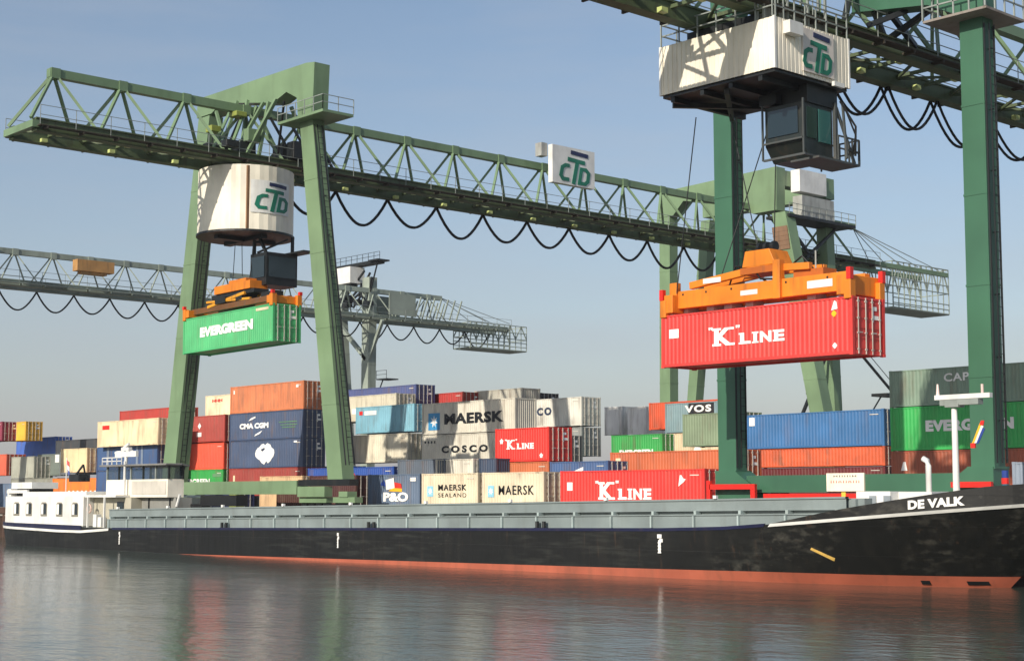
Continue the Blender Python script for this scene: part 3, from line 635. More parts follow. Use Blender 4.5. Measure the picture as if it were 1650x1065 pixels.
# ---- spreaders and hanging containers
def spreader(label, cx0, cy0, z, L, rz, cream=False, ropes_to=None, group='spreaders holding a container'):
    r = thing('container_spreader', label, 'spreader', (cx0, cy0, z), rz, group)
    for s in (-1, 1):
        m = MB().box(-L / 2 + .5, L / 2 - .5, s * .62 - .2, s * .62 + .2, .35, 1.25) if not cream else MB().box(-L / 2 + .5, L / 2 - .5, s * .62 - .15, s * .62 + .15, .35, .8)
        bevel(m.build('main_beam', ORANGE if not cream else paint('dirty spreader brown', '#6b4420', .6, .4), r))
        o = MB().box(s * (L / 2 - .55) - .3, s * (L / 2 - .55) + .3, -1.25, 1.25, .12, 1.05 if not cream else .7).box(s * (L / 2 - .2) - .2, s * (L / 2 - .2) + .2, -1.3, -.9, -.1, .8).box(s * (L / 2 - .2) - .2, s * (L / 2 - .2) + .2, .9, 1.3, -.1, .8).build('end_beam', ORANGE, r); bevel(o)
        for t in (-1, 1):
            MB().box(s * (L / 2 - .1) - .12, s * (L / 2 - .1) + .12, t * 1.2 - .12, t * 1.2 + .12, .8, 1.35 if not cream else 1.05).build('corner_guide', RED, r)
    if not cream:
        for s in (-1, 1):
            bevel(MB().box(-1.9 + 3.6 * s - .25, -1.9 + 3.6 * s + .25, -.95, -.6, .9, 1.7).build('lift_arm', ORANGE, r) if s < 0 else MB().box(1.2, 1.65, -1.0, -.6, .3, 2.2).build('lift_arm', ORANGE, r))
        m = MB()
        for t in (-.55, .55): m.bar((-4.6, t, 1.5), (.2, t, 1.95), .28, .36).bar((.2, t, 1.9), (3.2, t, 1.75), .28, .34)
        bevel(m.build('pivot_arm', ORANGE, r))
        bevel(fixn(MB().prism([(-1.0, 2.05), (1.15, 2.05), (.75, 2.85), (-.8, 2.85)], lambda u, v, t: (u, t, v), -.7, .7).build('headblock', ORANGE, r)))
        MB().box(-1.1, 1.1, -.72, .72, 1.7, 2.02).build('rotator', paint('worn orange', '#b8601c', .5, .3), r)
        for t in (-.4, .05, .5): MB().tube([(t - .09, 0, 3.05), (t + .09, 0, 3.05)], .26, 14).build('rope_sheave', DARKM, r)
        for x in (-4.9, -3.3, -1.6, 1.9, 4.4): MB().tube([(x, -.835, 1.06), (x, -.815, 1.06)], .06, 8).build('bolt', DARKM, r)
        MB().tube([(-2.2, -.3, 1.3), (-1.6, -.5, 2.2), (-.6, -.4, 2.1), (.2, -.7, 1.4), (1.5, -.4, 1.3)], .05, 6).tube([(1.8, -.2, 2.0), (2.6, -.45, 2.3), (3.2, -.3, 1.6)], .045, 6).build('hose', RUBBER, r)
        MB().box(-1.0, .1, -.83, -.82, .66, .90).build('nameplate', WHITE, r)
        MB().box(3.2, 4.7, -.84, -.825, .62, .98).build('nameplate', WHITE, r)
        MB().box(-3.6, -2.4, -.72, -.70, 1.5, 1.75).build('nameplate', WHITE, r)
        for x in (-5.2, -3.4, -2.2, -.8, 3.1, 4.9): MB().box(x - .25, x + .25, -.4, .4, .15, .42).build('hydraulic_unit', paint('grey cladding', '#a9aaa4'), r)
        MB().tube([(3.3, -.3, 1.2), (3.3, -.3, 2.5)], .04, 6).build('mast', paint('grey cladding', '#a9aaa4'), r)
        MB().box(2.1, 3.9, -.5, .5, 1.26, 1.62).build('hydraulic_unit', paint('worn orange', '#b8601c'), r)
    else:
        bevel(MB().box(-2.6, 2.6, -.8, .8, 1.62, 2.25).box(-.6, 1.9, -.7, .7, 2.255, 2.5).build('headblock', ORANGE, r))
        m = MB()
        for t in (-.7, .7): m.bar((-3.6, t, .75), (1.8, t, 1.35), .25, .24).bar((-3.8, t, 1.15), (2.6, t, .85), .2, .18)
        bevel(m.build('pivot_arm', paint('worn yellow', '#d8941e', .5, .35), r))
        MB().box(-3.2, 3.0, -.65, .65, 1.3, 1.6).build('rotator', DARKM, r)
        for q3 in ((-2.3, -.8, -.9, .9, .85, 1.3), (.6, 1.5, -.8, .8, .85, 1.5), (3.6, 5.4, -.4, .4, .8, 1.2)): MB().box(*q3).build('hydraulic_unit', DARKM, r)
    if ropes_to:
        for i, (a, b) in enumerate(ropes_to): MB().tube([a, b], .03, 5).build('hoist_rope', DARKM, r)
    return r
KX, KY, KZ = -48.9, 61.3, 10.25
kr = -0.035
container('bright red K LINE container hanging from the orange spreader of the near crane', 0, 0, 0, R40, '#e0403a', dirt=.14, h=2.70, loc=(KX - math.cos(kr) * R40 / 2 + math.sin(kr) * WID / 2, KY - math.sin(kr) * R40 / 2 - math.cos(kr) * WID / 2, KZ + .05), rot=(0, 0.010, kr), marks=[
    ('r', .045, .10, .55, .72, LW), ('k', .28, .68, .33, .66), ('p', [(.90, .78), (.915, .95), (.925, .92), (.93, .80)], LW), ('p', star(.913, .72, .06, A40, 4, .8), paint('yellow disc', '#f4b81e', .5, .05)), ('p', star(.915, .17, .055, A40, 4, .8), LW)])
SP2 = spreader('large bright orange spreader gripping the red container under the near crane', KX, KY, KZ + 2.60, R40, kr,
    ropes_to=[((-.6, 0, 3.2), (-1.6, -.8, 9.9)), ((.5, 0, 3.2), (1.4, -.8, 9.9)), ((-5.3, -.9, 1.0), (-3.2, -1.6, 9.9)), ((-4.3, .9, 1.0), (-1.0, 1.6, 9.9))])
SP2.rotation_euler = (0, 0.010, kr); SP2.location.z += .07
EX, EY, EZ, EL, er = -103.4, 65.6, 14.95, 13.1, -0.02
container('green EVERGREEN container hanging from the spreader of the middle crane', 0, 0, 0, EL, '#4eb070', h=2.8, dirt=.08, loc=(EX - EL / 2, EY - WID / 2 + .13, EZ), rot=(0, -0.008, er), marks=[
    ('t', 'EVERGREEN', .20, .79, .40, .68, LW, .07), ('r', .82, .95, .86, .93, paint('pale mark', '#d8c9a8'))])
SP1 = spreader('worn yellow orange spreader gripping the green container under the middle crane', EX, EY, EZ + 2.8, EL, er, cream=True,
    ropes_to=[((-1.2, 0, 2.3), (-1.5, .4, 6.1)), ((1.2, 0, 2.3), (1.5, .4, 6.1)), ((-.6, 0.5, 3.0), (-.9, .6, 6.1)), ((.6, .5, 3.0), (.9, .6, 6.4))])
SP1.rotation_euler = (0, -0.008, er)

# ---- near crane (dark green, straight legs)
C2 = thing('gantry_crane', 'dark green gantry crane with straight upright legs at the right, nearest of all', 'gantry crane', (-48.4, 67, QZ), 0, 'gantry cranes along the quay')
X2 = -48.4; ZG2 = 26.62
n2 = [49.4 + 5.32 * i for i in range(13)]
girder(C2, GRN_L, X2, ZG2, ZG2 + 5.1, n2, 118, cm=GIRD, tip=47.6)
for x, xb in ((-56.4, -56.35), (-40.6, -40.7)):
    leg(C2, GRN_D, (xb, 67.45, 5.0), (x, 67.45, 27.0 if x > -50 else 30.5), 1.25, .95)
frame_poly(C2, 'portal_beam', GRN_D, [(-57.1, 34.2), (-57.1, 30.4), (-55.6, 30.4), (-54.0, 32.9), (-47.6, 31.6), (-47.5, 28.75), (-43.0, 28.1), (-41.3, 27.2), (-39.9, 27.2), (-39.9, 34.2)], 66.95, 68.2)
o = MB().box(-42.6, -39.1, 65.9, 69.4, 26.83, 26.95).build('service_platform', paint('rusty grating', '#8a8178', .7, .3), C2, True)
r_ = MB(); railing(r_, (-42.6, 65.95, 26.95), (-39.2, 65.95, 26.95), 1.3, .9, .035); railing(r_, (-39.15, 65.9, 26.95), (-39.15, 69.4, 26.95), 1.3, .9, .035); railing(r_, (-42.6, 65.9, 26.95), (-42.6, 69.4, 26.95), 1.3, .9, .035); r_.build('platform_railing', RAIL, o, True)
for a, b in (((-47.3, 67, 31), (-46.6, 65, 27.6)), ((-46.3, 67.2, 28.6), (-46.6, 68.5, 27.5)), ((-45.6, 67.6, 28.4), (-46.4, 71, 27.5)), ((-44.6, 67.6, 28.3), (-45.9, 66, 27.5)), ((-46.6, 69, 27.6), (-43.5, 68, 28.2))): diag(a, b, DARKM, C2, .26)
leg_fittings(C2, (-56.4, 67.45, 5.3), (-56.4, 67.45, 30), .63); leg_fittings(C2, (-40.65, 67.45, 5.3), (-40.62, 67.45, 26.5), .63)
# sill, flared bases, guards
sl = MB().box(-55.0, -42.0, 66.95, 67.9, 3.95, 4.85).build('sill_beam', GRN_D, C2, True)
for s, x in ((1, -56.35), (-1, -40.7)):
    frame_poly(C2, 'leg_base', GRN_D, [(x - .68, 5.12), (x - .68, 3.6), (x + .68 + (0 if s < 0 else 1.5), 3.6), (x + .68 + (0 if s < 0 else 1.2), 4.3), (x + .68, 5.12)] if s > 0 else [(x - .68, 5.12), (x - 1.9, 4.3), (x - 2.1, 3.6), (x + .68, 3.6), (x + .68, 5.12)], 66.75, 68.15)
    MB().box(x - .74, x + .74, 66.8, 68.1, 5.02, 5.14).build('base_flange', GRN_D, C2, True)
    bogie(C2, GRN_D, x, 67.4, QZ - .45, w=2.8)
m = MB().box(-57.0, -53.85, 66.2, 66.4, 4.12, 4.4).box(-54.15, -53.85, 66.2, 66.4, 3.4, 4.115).box(-57.2, -56.95, 66.2, 66.4, 3.4, 4.6); m.build('guard_rail', RED, C2, True)
m = MB().box(-53.4, -45.0, 66.35, 66.55, 3.62, 3.88); m.build('guard_rail', RED, C2, True)
MB().box(-42.1, -39.95, 66.4, 66.6, 4.15, 4.42).build('guard_rail', RED, C2, True)
MB().box(-48.1, -48.35, 66.3, 66.34, 3.6, 3.95).build('guard_plate', paint('yellow plate', '#f0c84a'), C2, True)
p0 = atY(1333, 766, 66.9); p1 = atY(1394, 791, 66.9)
sg = MB().box(p0.x, p1.x, 66.82, 66.93, 4.0, 4.92).build('sill_sign', paint('cream sign', '#f3ead6', .5, .1), C2, True)
mm = MB(); w_ = p1.x - p0.x
for k, (a, b, v) in enumerate(((.2, .8, 4.72),)): lettering(mm, 'HIIIIIH', p0.x + w_ * a, p0.x + w_ * b, v, v + .09, lambda u, v, t: (u, 66.815 - t, v), 0, 1.3)
mm.build('lettering', LETK, sg, True)
mm = MB(); lettering(mm, 'iiiniiniii', p0.x + w_ * .12, p0.x + w_ * .88, 4.42, 4.55, lambda u, v, t: (u, 66.815 - t, v), 0, 1.3); mm.build('lettering', RED, sg, True)
festoon(C2, -50.4, ZG2 + .05, [atX(q, 140, -50.4).y for q in (1340, 1426, 1505, 1590, 1680, 1775)], 2.2, off=(-.2, .14), r=.085)
# trolley with box house
T2_ = thing('crane_trolley', 'cream box shaped machine house with CTD logo hanging under the near crane girder', 'crane trolley', (-48.9, 60, 24), 0, 'trolleys under the crane girders')
bx0, bx1, by0, by1, bz0, bz1 = -52.2, -45.0, 57.3, 63.1, 23.55, 26.0
def corrbox(x0, x1, y0, y1, z0, z1, per=.3, d=.03):
    m = MB()
    def line(a, b):
        n = max(1, round((b - a) / per)); o = []; p = (b - a) / n
        for i in range(n): x = a + i * p; o += [(x, 0), (x + p * .7, 0), (x + p * .76, d), (x + p * .94, d)]
        return o + [(b, 0)]
    cx = line(x0, x1); cy = line(y0, y1)
    m.grid([[(x, y0 + e, z0) for x, e in cx], [(x, y0 + e, z1) for x, e in cx]]); m.grid([[(x, y1 - e, z1) for x, e in cx], [(x, y1 - e, z0) for x, e in cx]])
    m.grid([[(x1 - e, y, z0) for y, e in cy], [(x1 - e, y, z1) for y, e in cy]]); m.grid([[(x0 + e, y, z1) for y, e in cy], [(x0 + e, y, z0) for y, e in cy]])
    m.f.append([len(m.v), len(m.v) + 1, len(m.v) + 2, len(m.v) + 3]); m.v += [(x0, y0, z1), (x1, y0, z1), (x1, y1, z1), (x0, y1, z1)]
    return m
corrbox(bx0, bx1, by0, by1, bz0, bz1).build('machine_house', CREAM, T2_, True)
for x in (bx0 - .03, bx1 - .09):
    for y in (by0 - .03, by1 - .09): MB().box(x, x + .12, y, y + .12, bz0 - .02, bz1 + .02).build('corner_strip', WHITE, T2_, True)
m = MB().box(bx0 + .1, bx1 - .1, by0 + .1, by1 - .1, bz0 - .16, bz0 - .04)
for x in (-51.5, -49.6, -47.8, -46): m.box(x - .12, x + .12, by0 + .15, by1 - .15, bz0 - .42, bz0 - .165)
m.bar((-52, 58, bz0 - .4), (-48.5, 62.6, bz0 - .4), .25).bar((-48.5, 58, bz0 - .36), (-52, 62.6, bz0 - .36), .25); m.build('underframe', DARKM, T2_, True)
wp = MB().box(-44.98, -44.92, 59.35, 61.75, 23.75, 25.85).build('sign_board', paint('pale pink white board', '#ddd2c8', .5, .1), T2_, True)
ctd_logo(lambda u, v, t: (-44.915 + t, u, v), 59.25, 23.78, 2.3, 2.0, wp)
MB().box(-44.96, -44.55, 57.9, 58.9, 25.25, 25.85).build('air_unit', WHITE, T2_, True); MB().box(-44.96, -44.8, 61.6, 62.4, 23.4, 23.62).build('bracket', WHITE, T2_, True)
m = MB(); railing(m, (bx0, by0 + .1, bz1 + .02), (bx1, by0 + .1, bz1 + .02), 1.1, 1.2, .03); railing(m, (bx1 - .1, by0, bz1 + .02), (bx1 - .1, by1, bz1 + .02), 1.1, .8, .03); railing(m, (bx0 + .1, by0, bz1 + .02), (bx0 + .1, by1, bz1 + .02), 1.1, 1.2, .03)
m.build('roof_railing', RAIL, T2_, True)
m = MB()
for y in (57.8, 59.6, 61.2, 62.6):
    for x in (-46.4, -46.0): m.bar((x, y, bz1), (x, y, bz1 + 3.2), .11)
for k in range(5): m.box(-46.9, -46.2, 58.2 + k, 58.9 + k, bz1 + .1, bz1 + .9 + .2 * (k % 2))
m.build('hoist_gear', RAIL, T2_, True)
cbx = (-47.6, -45.4, 59.9, 62.2, 20.75, 23.0)
cb = fixn(MB().prism([(59.9, 23.1), (59.9, 21.2), (60.5, 20.46), (62.3, 20.46), (62.3, 23.1)], lambda u, v, t: (t, u, v), -47.7, -45.5).build('operator_cabin', paint('cabin frame', '#252c2a', .4, .2), T2_, True))
MB().box(-47.5, -45.7, 59.84, 59.89, 21.6, 22.9).build('window', GLASS, cb, True)
MB().box(-45.49, -45.44, 60.2, 61.0, 21.4, 22.9).build('window', GLASS, cb, True); MB().box(-45.49, -45.44, 61.15, 62.1, 21.3, 22.9).build('window', glassy('teal glass', '#3c6a66', .1), cb, True)
m = MB().box(-46.6, -44.9, 60.4, 63.7, 20.35, 20.45); railing(m, (-44.95, 62, 20.45), (-44.95, 63.7, 20.45), 1.2, .6, .035); railing(m, (-47.2, 63.65, 20.45), (-44.95, 63.65, 20.45), 1.2, .6, .035); m.bar((-47.7, 59.75, 20.5), (-45.2, 59.75, 20.5), .1); m.bar((-45.3, 59.75, 20.5), (-45.3, 62.6, 20.5), .1); m.bar((-47.7, 59.75, 21.3), (-45.3, 59.75, 21.3), .08); m.bar((-45.3, 59.75, 20.5), (-45.3, 59.75, 23.2), .08); m.bar((-47.75, 59.75, 20.5), (-47.75, 59.75, 23.2), .08)
m.bar((-44.6, 62.2, 20.5), (-45.3, 62.9, 23.4), .1).bar((-45.4, 62.4, 20.5), (-45.4, 62.4, 23.4), .18); m.bar((-45.1, 63.5, 20.5), (-45.4, 62.5, 23.2), .12); m.bar((-46.5, 63.5, 20.5), (-46.5, 62.5, 23.2), .1)
m.build('cabin_platform', paint('dark galvanised steel', '#474b4a', .5, .2), T2_, True).location.z = -.62
cb.location.z = -.62
MB().box(-47.6, -45.4, 60.2, 62.6, 22.49, 23.38).box(-47.9, -46.9, 59.7, 60.19, 22.6, 23.1).build('cabin_mount', DARKM, T2_, True)
MB().tube([(-45.3, 62.7, 22.9), (-44.7, 63.1, 21.6), (-44.9, 63.3, 20.2)], .06, 6).tube([(-45.3, 62.9, 22.9), (-45.0, 63.5, 21.3), (-45.2, 63.5, 20.2)], .05, 6).build('cable', RUBBER, T2_, True)
MB().box(-51.0, -46.6, 58.0, 62.6, bz1 + .03, ZG2 - .01).build('carriage', DARKM, T2_, True)

# ---- far crane (haze tinted paint, at left)
C3 = thing('gantry_crane', 'pale haze tinted gantry crane farthest away, its girder entering from the left', 'gantry crane', (-168, 67, QZ), 0, 'gantry cranes along the quay')
n3 = [63 + 4.6 * i for i in range(17)]
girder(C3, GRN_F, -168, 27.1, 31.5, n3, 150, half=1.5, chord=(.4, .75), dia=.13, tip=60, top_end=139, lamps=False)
festoon(C3, -169.7, 27.1, [62 + 4.6 * i for i in range(20)], 2.1, r=.1)
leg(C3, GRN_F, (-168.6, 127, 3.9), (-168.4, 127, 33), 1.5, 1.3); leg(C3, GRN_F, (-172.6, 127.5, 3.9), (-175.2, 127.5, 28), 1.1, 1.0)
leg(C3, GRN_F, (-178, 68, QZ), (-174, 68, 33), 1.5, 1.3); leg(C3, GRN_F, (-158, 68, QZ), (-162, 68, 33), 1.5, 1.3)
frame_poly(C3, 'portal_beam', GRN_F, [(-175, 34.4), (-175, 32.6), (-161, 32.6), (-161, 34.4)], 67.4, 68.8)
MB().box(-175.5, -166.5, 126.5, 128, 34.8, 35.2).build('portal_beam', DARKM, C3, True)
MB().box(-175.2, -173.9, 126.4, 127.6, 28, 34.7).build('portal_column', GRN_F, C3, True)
MB().box(-173.6, -170.4, 125.2, 127.6, 32.4, 34.6).build('switch_house', WHITE, C3, True)
m = MB()
for k in range(9):
    a = rnd.uniform(-174, -167); b = rnd.uniform(-174, -167); m.bar((a, 126.4, rnd.uniform(29, 31)), (b, 126.6, rnd.uniform(31, 34)), .22)
for k in range(7): x = rnd.uniform(-174, -168); z = rnd.uniform(28.5, 32); m.box(x, x + 1.0, 125.8, 126.8, z, z + .7)
railing(m, (-175.5, 126.4, 35.2), (-165.5, 126.4, 35.2), 1.0, 1.3); m.box(-167.5, -165.4, 126, 128, 35.0, 35.2); m.bar((-166, 126.5, 35), (-167.6, 126.5, 31), .15)
m.build('machinery', DARKM, C3, True)
m = MB().bar((-168.4, 126.6, 22), (-174.5, 126.6, 27), .5).bar((-168.2, 126.6, 21.5), (-165, 126.6, 27), .4); m.build('knee_brace', GRN_F, C3, True)
m = MB().box(-166.8, -164.6, 127, 129, 19.2, 19.35); railing(m, (-166.8, 127, 19.35), (-164.6, 127, 19.35)); m.bar((-166, 127.5, 19.2), (-167.6, 127.5, 16.5), .12); m.build('service_platform', DARKM, C3, True)
for x in (-1.5, 1.5):
    for yy in (146, 150.5): MB().tube([(-168, 138.8, 31.3), (-168 + x, yy, 28.4)], .05, 5).build('stay_rod', RAIL, C3, True)
m = MB()
for s in (-1.9, 1.9):
    m = MB()
    m.box(-168 + s - .06, -168 + s + .06, 128.5, 133, 28.0, 30.9)
    for k in range(7): m.bar((-168 + s, 133 + k * 1.2, 28), (-168 + s, 134 + k * 1.2, 30.8), .16)
    m.build('side_cladding', GRN_F, C3, True)
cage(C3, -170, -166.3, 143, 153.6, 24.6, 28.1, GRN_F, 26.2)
MB().box(-166.2, -165.0, 83.0, 87.6, 29.4, 30.7).box(-166.2, -165.2, 83.6, 86.8, 29.1, 29.405).build('drive_unit', paint('tan box', '#b98a52', .6, .2), C3, True)

# ------------------------------------------------------------------ the barge
BY = 59.25; NEAR = 54.5
B = thing('river_barge', 'long black river barge DE VALK with grey hold coaming and white deckhouse', 'barge', (-80, BY, 0))
def hull_mat():
    m = paint('barge black', '#171716', 0.5, 0.16, '#34302a', scale=0.35); n = m.node_tree.nodes; l = m.node_tree.links; b = n['Principled BSDF']
    src = b.inputs['Base Color'].links[0].from_socket; tc = n.new('ShaderNodeTexCoord')
    def noise(sc, scale, det=5):
        mp = n.new('ShaderNodeMapping'); mp.inputs['Scale'].default_value = sc; l.new(tc.outputs['Object'], mp.inputs[0])
        t = n.new('ShaderNodeTexNoise'); t.inputs['Scale'].default_value = scale; t.inputs['Detail'].default_value = det; l.new(mp.outputs[0], t.inputs[0]); return t.outputs[0]
    def rng(x, a, c, hi):
        r = n.new('ShaderNodeMapRange'); r.inputs['From Min'].default_value = a; r.inputs['From Max'].default_value = c; r.inputs['To Max'].default_value = hi; l.new(x, r.inputs[0]); return r.outputs[0]
    def mul(x, y): q = n.new('ShaderNodeMath'); q.operation = 'MULTIPLY'; l.new(x, q.inputs[0]); l.new(y, q.inputs[1]); return q.outputs[0]
    def mix(f, c0, col):
        q = n.new('ShaderNodeMix'); q.data_type = 'RGBA'; l.new(f, q.inputs[0]); l.new(c0, q.inputs[6]); q.inputs[7].default_value = (*col, 1); return q.outputs[2]
    sx_ = n.new('ShaderNodeSeparateXYZ'); l.new(tc.outputs['Object'], sx_.inputs[0])
    scuff = mul(mul(rng(noise((.7, .7, 1.3), 2.6, 12), .50, .72, 1), rng(noise((.5, .5, .9), .5, 3), .48, .62, .8)), rng(sx_.outputs[0], 27, 34, 1))
    sc2 = mul(rng(noise((.6, .6, 1.6), 6.0, 10), .60, .70, 1), rng(noise((.6, .6, .9), .3, 2), .55, .66, .25))
    c = mix(scuff, src, (.075, .07, .058)); c = mix(sc2, c, (.12, .11, .09))
    rust = mul(rng(noise((2.2, 2.2, .16), 2.0, 6), .62, .74, 1), rng(noise((1, 1, 1), .35, 2), .45, .6, .5))
    c = mix(rust, c, (.085, .048, .03))
    grime = mul(rng(noise((.35, .35, 3), 1.6, 6), .5, .68, 1), rng(noise((1, 1, 1), .12, 1), .4, .7, .35))
    c = mix(grime, c, (.055, .058, .05)); l.new(c, b.inputs['Base Color'])
    br = n.new('ShaderNodeTexBrick'); br.inputs['Scale'].default_value = 1.0; br.inputs['Brick Width'].default_value = 6.0; br.inputs['Row Height'].default_value = 1.25; br.inputs['Mortar Size'].default_value = 0.012
    cb = n.new('ShaderNodeCombineXYZ'); sp = n.new('ShaderNodeSeparateXYZ'); l.new(tc.outputs['Object'], sp.inputs[0]); l.new(sp.outputs[0], cb.inputs[0]); l.new(sp.outputs[2], cb.inputs[1]); l.new(cb.outputs[0], br.inputs[0])
    b1 = n.new('ShaderNodeBump'); b1.inputs['Strength'].default_value = .5; b1.inputs['Distance'].default_value = .015; l.new(br.outputs['Fac'], b1.inputs['Height'])
    b2 = n.new('ShaderNodeBump'); b2.inputs['Strength'].default_value = .8; b2.inputs['Distance'].default_value = .05; l.new(noise((1.6, 1, .5), .8, 2), b2.inputs['Height']); l.new(b1.outputs[0], b2.inputs['Normal']); l.new(b2.outputs[0], b.inputs['Normal'])
    b.inputs['Specular IOR Level'].default_value = .35
    return m
BLACK = hull_mat()
BOOT = paint('antifouling orange red', '#ac5a42', 0.7, 0.3, '#7c4a38', scale=0.5)
COAM = paint('coaming grey', '#7f8988', 0.5, 0.25, '#6f7470', scale=0.5)
NAVY = paint('navy band', '#1a1c3c', 0.4, 0.1)
def zdeck(x):
    z = 1.58 + 0.0131 * (x + 99.65)
    if x > -47.5: z += 0.98 * ((x + 47.5) / 15.0) ** 1.15
    if x < -103: z += (-103 - x) * 0.021
    return z
import bisect
def curve(tab, t):
    ks = [a for a, _ in tab]; i = max(1, min(len(ks) - 1, bisect.bisect(ks, t))); a, b = tab[i - 1], tab[i]; k = (t - a[0]) / (b[0] - a[0]); return a[1] + (b[1] - a[1]) * k
# t runs along the side from stern (0) to stem (1)
XD = []; HD = []; XW = []; HW = []
def pt(t, v):                 # v: 0 keel line (below water), 1 deck edge; returns x, half breadth
    xd = -124.3 + 93.1 * t
    if t < 0.07: hb = 4.75 * (1 - (1 - t / 0.07) ** 2.0) ** (1 / 2.0) if t > 0 else 0
    elif t > 0.86: k = (t - 0.86) / 0.14; hb = 4.75 * (1 - k ** 2.4) ** (1 / 1.6) if k < 1 else 0
    else: hb = 4.75
    xw = -123.7 + 88.2 * t
    if t < 0.08: hw = 4.7 * (1 - (1 - t / 0.08) ** 2.0) ** (1 / 2.0) if t > 0 else 0
    elif t > 0.75: k = (t - 0.75) / 0.25; hw = 4.7 * (1 - k ** 2.5) ** (1 / 1.25) if k < 1 else 0
    else: hw = 4.72
    return xw + (xd - xw) * v, hw + (hb - hw) * v ** 0.8
TS = [0, .004, .01, .018, .028, .04, .055, .07, .09, .12] + [.15 + .05 * i for i in range(14)] + [.82, .84, .86, .88, .90, .915, .93, .945, .957, .968, .978, .986, .992, .996, 1.0]
def zboot(x): return max(-0.05, min(0.46, 0.0094 * (x + 93)))
def vz(t, z):
    x, _ = pt(t, .5); zd = zdeck(pt(t, 1)[0]); return max(0, min(1, (z + .6) / (zd + .6)))
def P3(t, z, s, out=0.0):
    v = vz(t, z); x, h = pt(t, v); return (x, BY + s * (h + out), z)
def zd_t(t): return zdeck(pt(t, 1)[0])
hull = MB(); boot = MB()
for s in (-1, 1):
    rows = []; rb = []
    for k in (0, .33, .66, 1):
        rows.append([P3(t, zboot(pt(t, .3)[0]) + (zd_t(t) - zboot(pt(t, .3)[0])) * k, s) for t in TS])
    for z in (-.6, None): rb.append([P3(t, -.6 if z is not None else zboot(pt(t, .3)[0]), s) for t in TS])
    hull.grid(rows); boot.grid(rb)
fixn(hull.build('hull', BLACK, B, True, smooth=True)); fixn(boot.build('bottom_paint', BOOT, B, True, smooth=True))
# decks
dk = MB(); dk.grid([[(pt(t, 1)[0], BY - pt(t, 1)[1], zd_t(t) - .02) for t in TS], [(pt(t, 1)[0], BY + pt(t, 1)[1], zd_t(t) - .02) for t in TS]]); dk.build('deck', COAM, B, True)
# bulwark at the bow, stern band
def band(name, ts, z0, z1, mat, out=0.03, th=0.05):
    m = MB()
    for s in (-1, 1):
        a = [P3(t, z0(t), s, out) if z0(t) <= zd_t(t) else (pt(t, 1)[0], BY + s * (pt(t, 1)[1] + out), z0(t)) for t in ts]
        b = [P3(t, z1(t), s, out) if z1(t) <= zd_t(t) else (pt(t, 1)[0], BY + s * (pt(t, 1)[1] + out), z1(t)) for t in ts]
        c = [(q[0], q[1] - s * th, q[2]) for q in b]; d = [(q[0], q[1] - s * th, q[2]) for q in a]
        m.grid([a, b, c, d, a])
    return fixn(m.build(name, mat, B, True))
tb = [.868, .88, .90, .915, .93, .945, .957, .968, .978, .986, .992, .996, 1.0]
def bh(t): return max(0.02, 0.80 * min(1, max(0, t - .872) / .096) ** .7)
band('bulwark', tb, lambda t: zd_t(t) - .03, lambda t: zd_t(t) + bh(t), BLACK, 0.0, .07)
band('rubbing_strake', tb, lambda t: zd_t(t) - .12, lambda t: zd_t(t) + .02, WHITE, .05, .06)
ts_ = [0, .004, .01, .018, .028, .04, .055, .07, .09, .12, .15, .19, .22, .235]
def sz(t): return 1.50 - 1.6 * min(t, .15) + (0.0 if t < .20 else (t - .20) * 7.0)
band('stern_strake', ts_, lambda t: sz(t) - .10 if t < .235 else zd_t(t) - .16, lambda t: min(sz(t) + .08, zd_t(t) + .0), WHITE, .05, .06)
band('stern_band', ts_[:-2], lambda t: sz(t) + .085, lambda t: zd_t(t) + .12, NAVY, .02, .06)
band('deck_edge', [.24, .3, .4, .5, .6, .7, .8, .84, .865], lambda t: zd_t(t) - .10, lambda t: zd_t(t) + .05, NAVY, .03, .05)
# name on the bow
mm = MB()
def onhull(u, v, t):          # u = world x along near side, v = height
    lo, hi = .6, 1.0
    for _ in range(30):
        md = (lo + hi) / 2
        if pt(md, 1)[0] < u: lo = md
        else: hi = md
    h = pt(lo, 1)[1]; return (u, BY - h - .02 - t, v)
xs0, xs1 = None, None
def xcol(px, py):             # world x where the near deck edge appears at a picture column
    best = None
    for i in range(400):
        t = .75 + .25 * i / 400; x, h = pt(t, 1); y = BY - h; r = ray(px, py); k = y / r.y; d = abs(r.x * k - x)
        if best is None or d < best[0]: best = (d, x, y)
    return best[1], best[2]
xa, _y = xcol(1463, 815); xb, _y = xcol(1554, 808)
lettering(mm, 'DE VALK', xa, xb, 0, .37, lambda u, v, t: onhull(u, v + zdeck(u) + .13, t), .05, 1.05, .02); mm.build('name_lettering', LETW, B, True)
# hold coaming
xh0, xh1 = atY(185, 840, 55.6).x, atY(1374, 815, 55.6).x
def coam(y, name='hold_coaming'):
    m = MB(); sg_ = -1 if y < BY else 1; n = 30
    def strip(y0, y1, a, b):
        r = []
        for i in range(n + 1):
            x = xh0 + (xh1 - xh0) * i / n; zd = 1.58 + .0131 * (x + 99.65)
            r.append([(x, y0, zd + a), (x, y0, zd + b), (x, y1, zd + b), (x, y1, zd + a), (x, y0, zd + a)])
        m.grid(r)
    strip(y - .05, y + .05, -.05, 1.26); strip(y + sg_ * .06, y + sg_ * .30, .80, 1.27); strip(y - .1, y + sg_ * .36, 1.272, 1.35); strip(y + sg_ * .06, y + sg_ * .46, .02, .60); strip(y + sg_ * .06, y + sg_ * .52, .605, .65)
    return fixn(m.build(name, COAM, B, True))
c_near = coam(NEAR + .95); c_far = coam(BY + 3.8)
i = 0; x = xh0 + .4
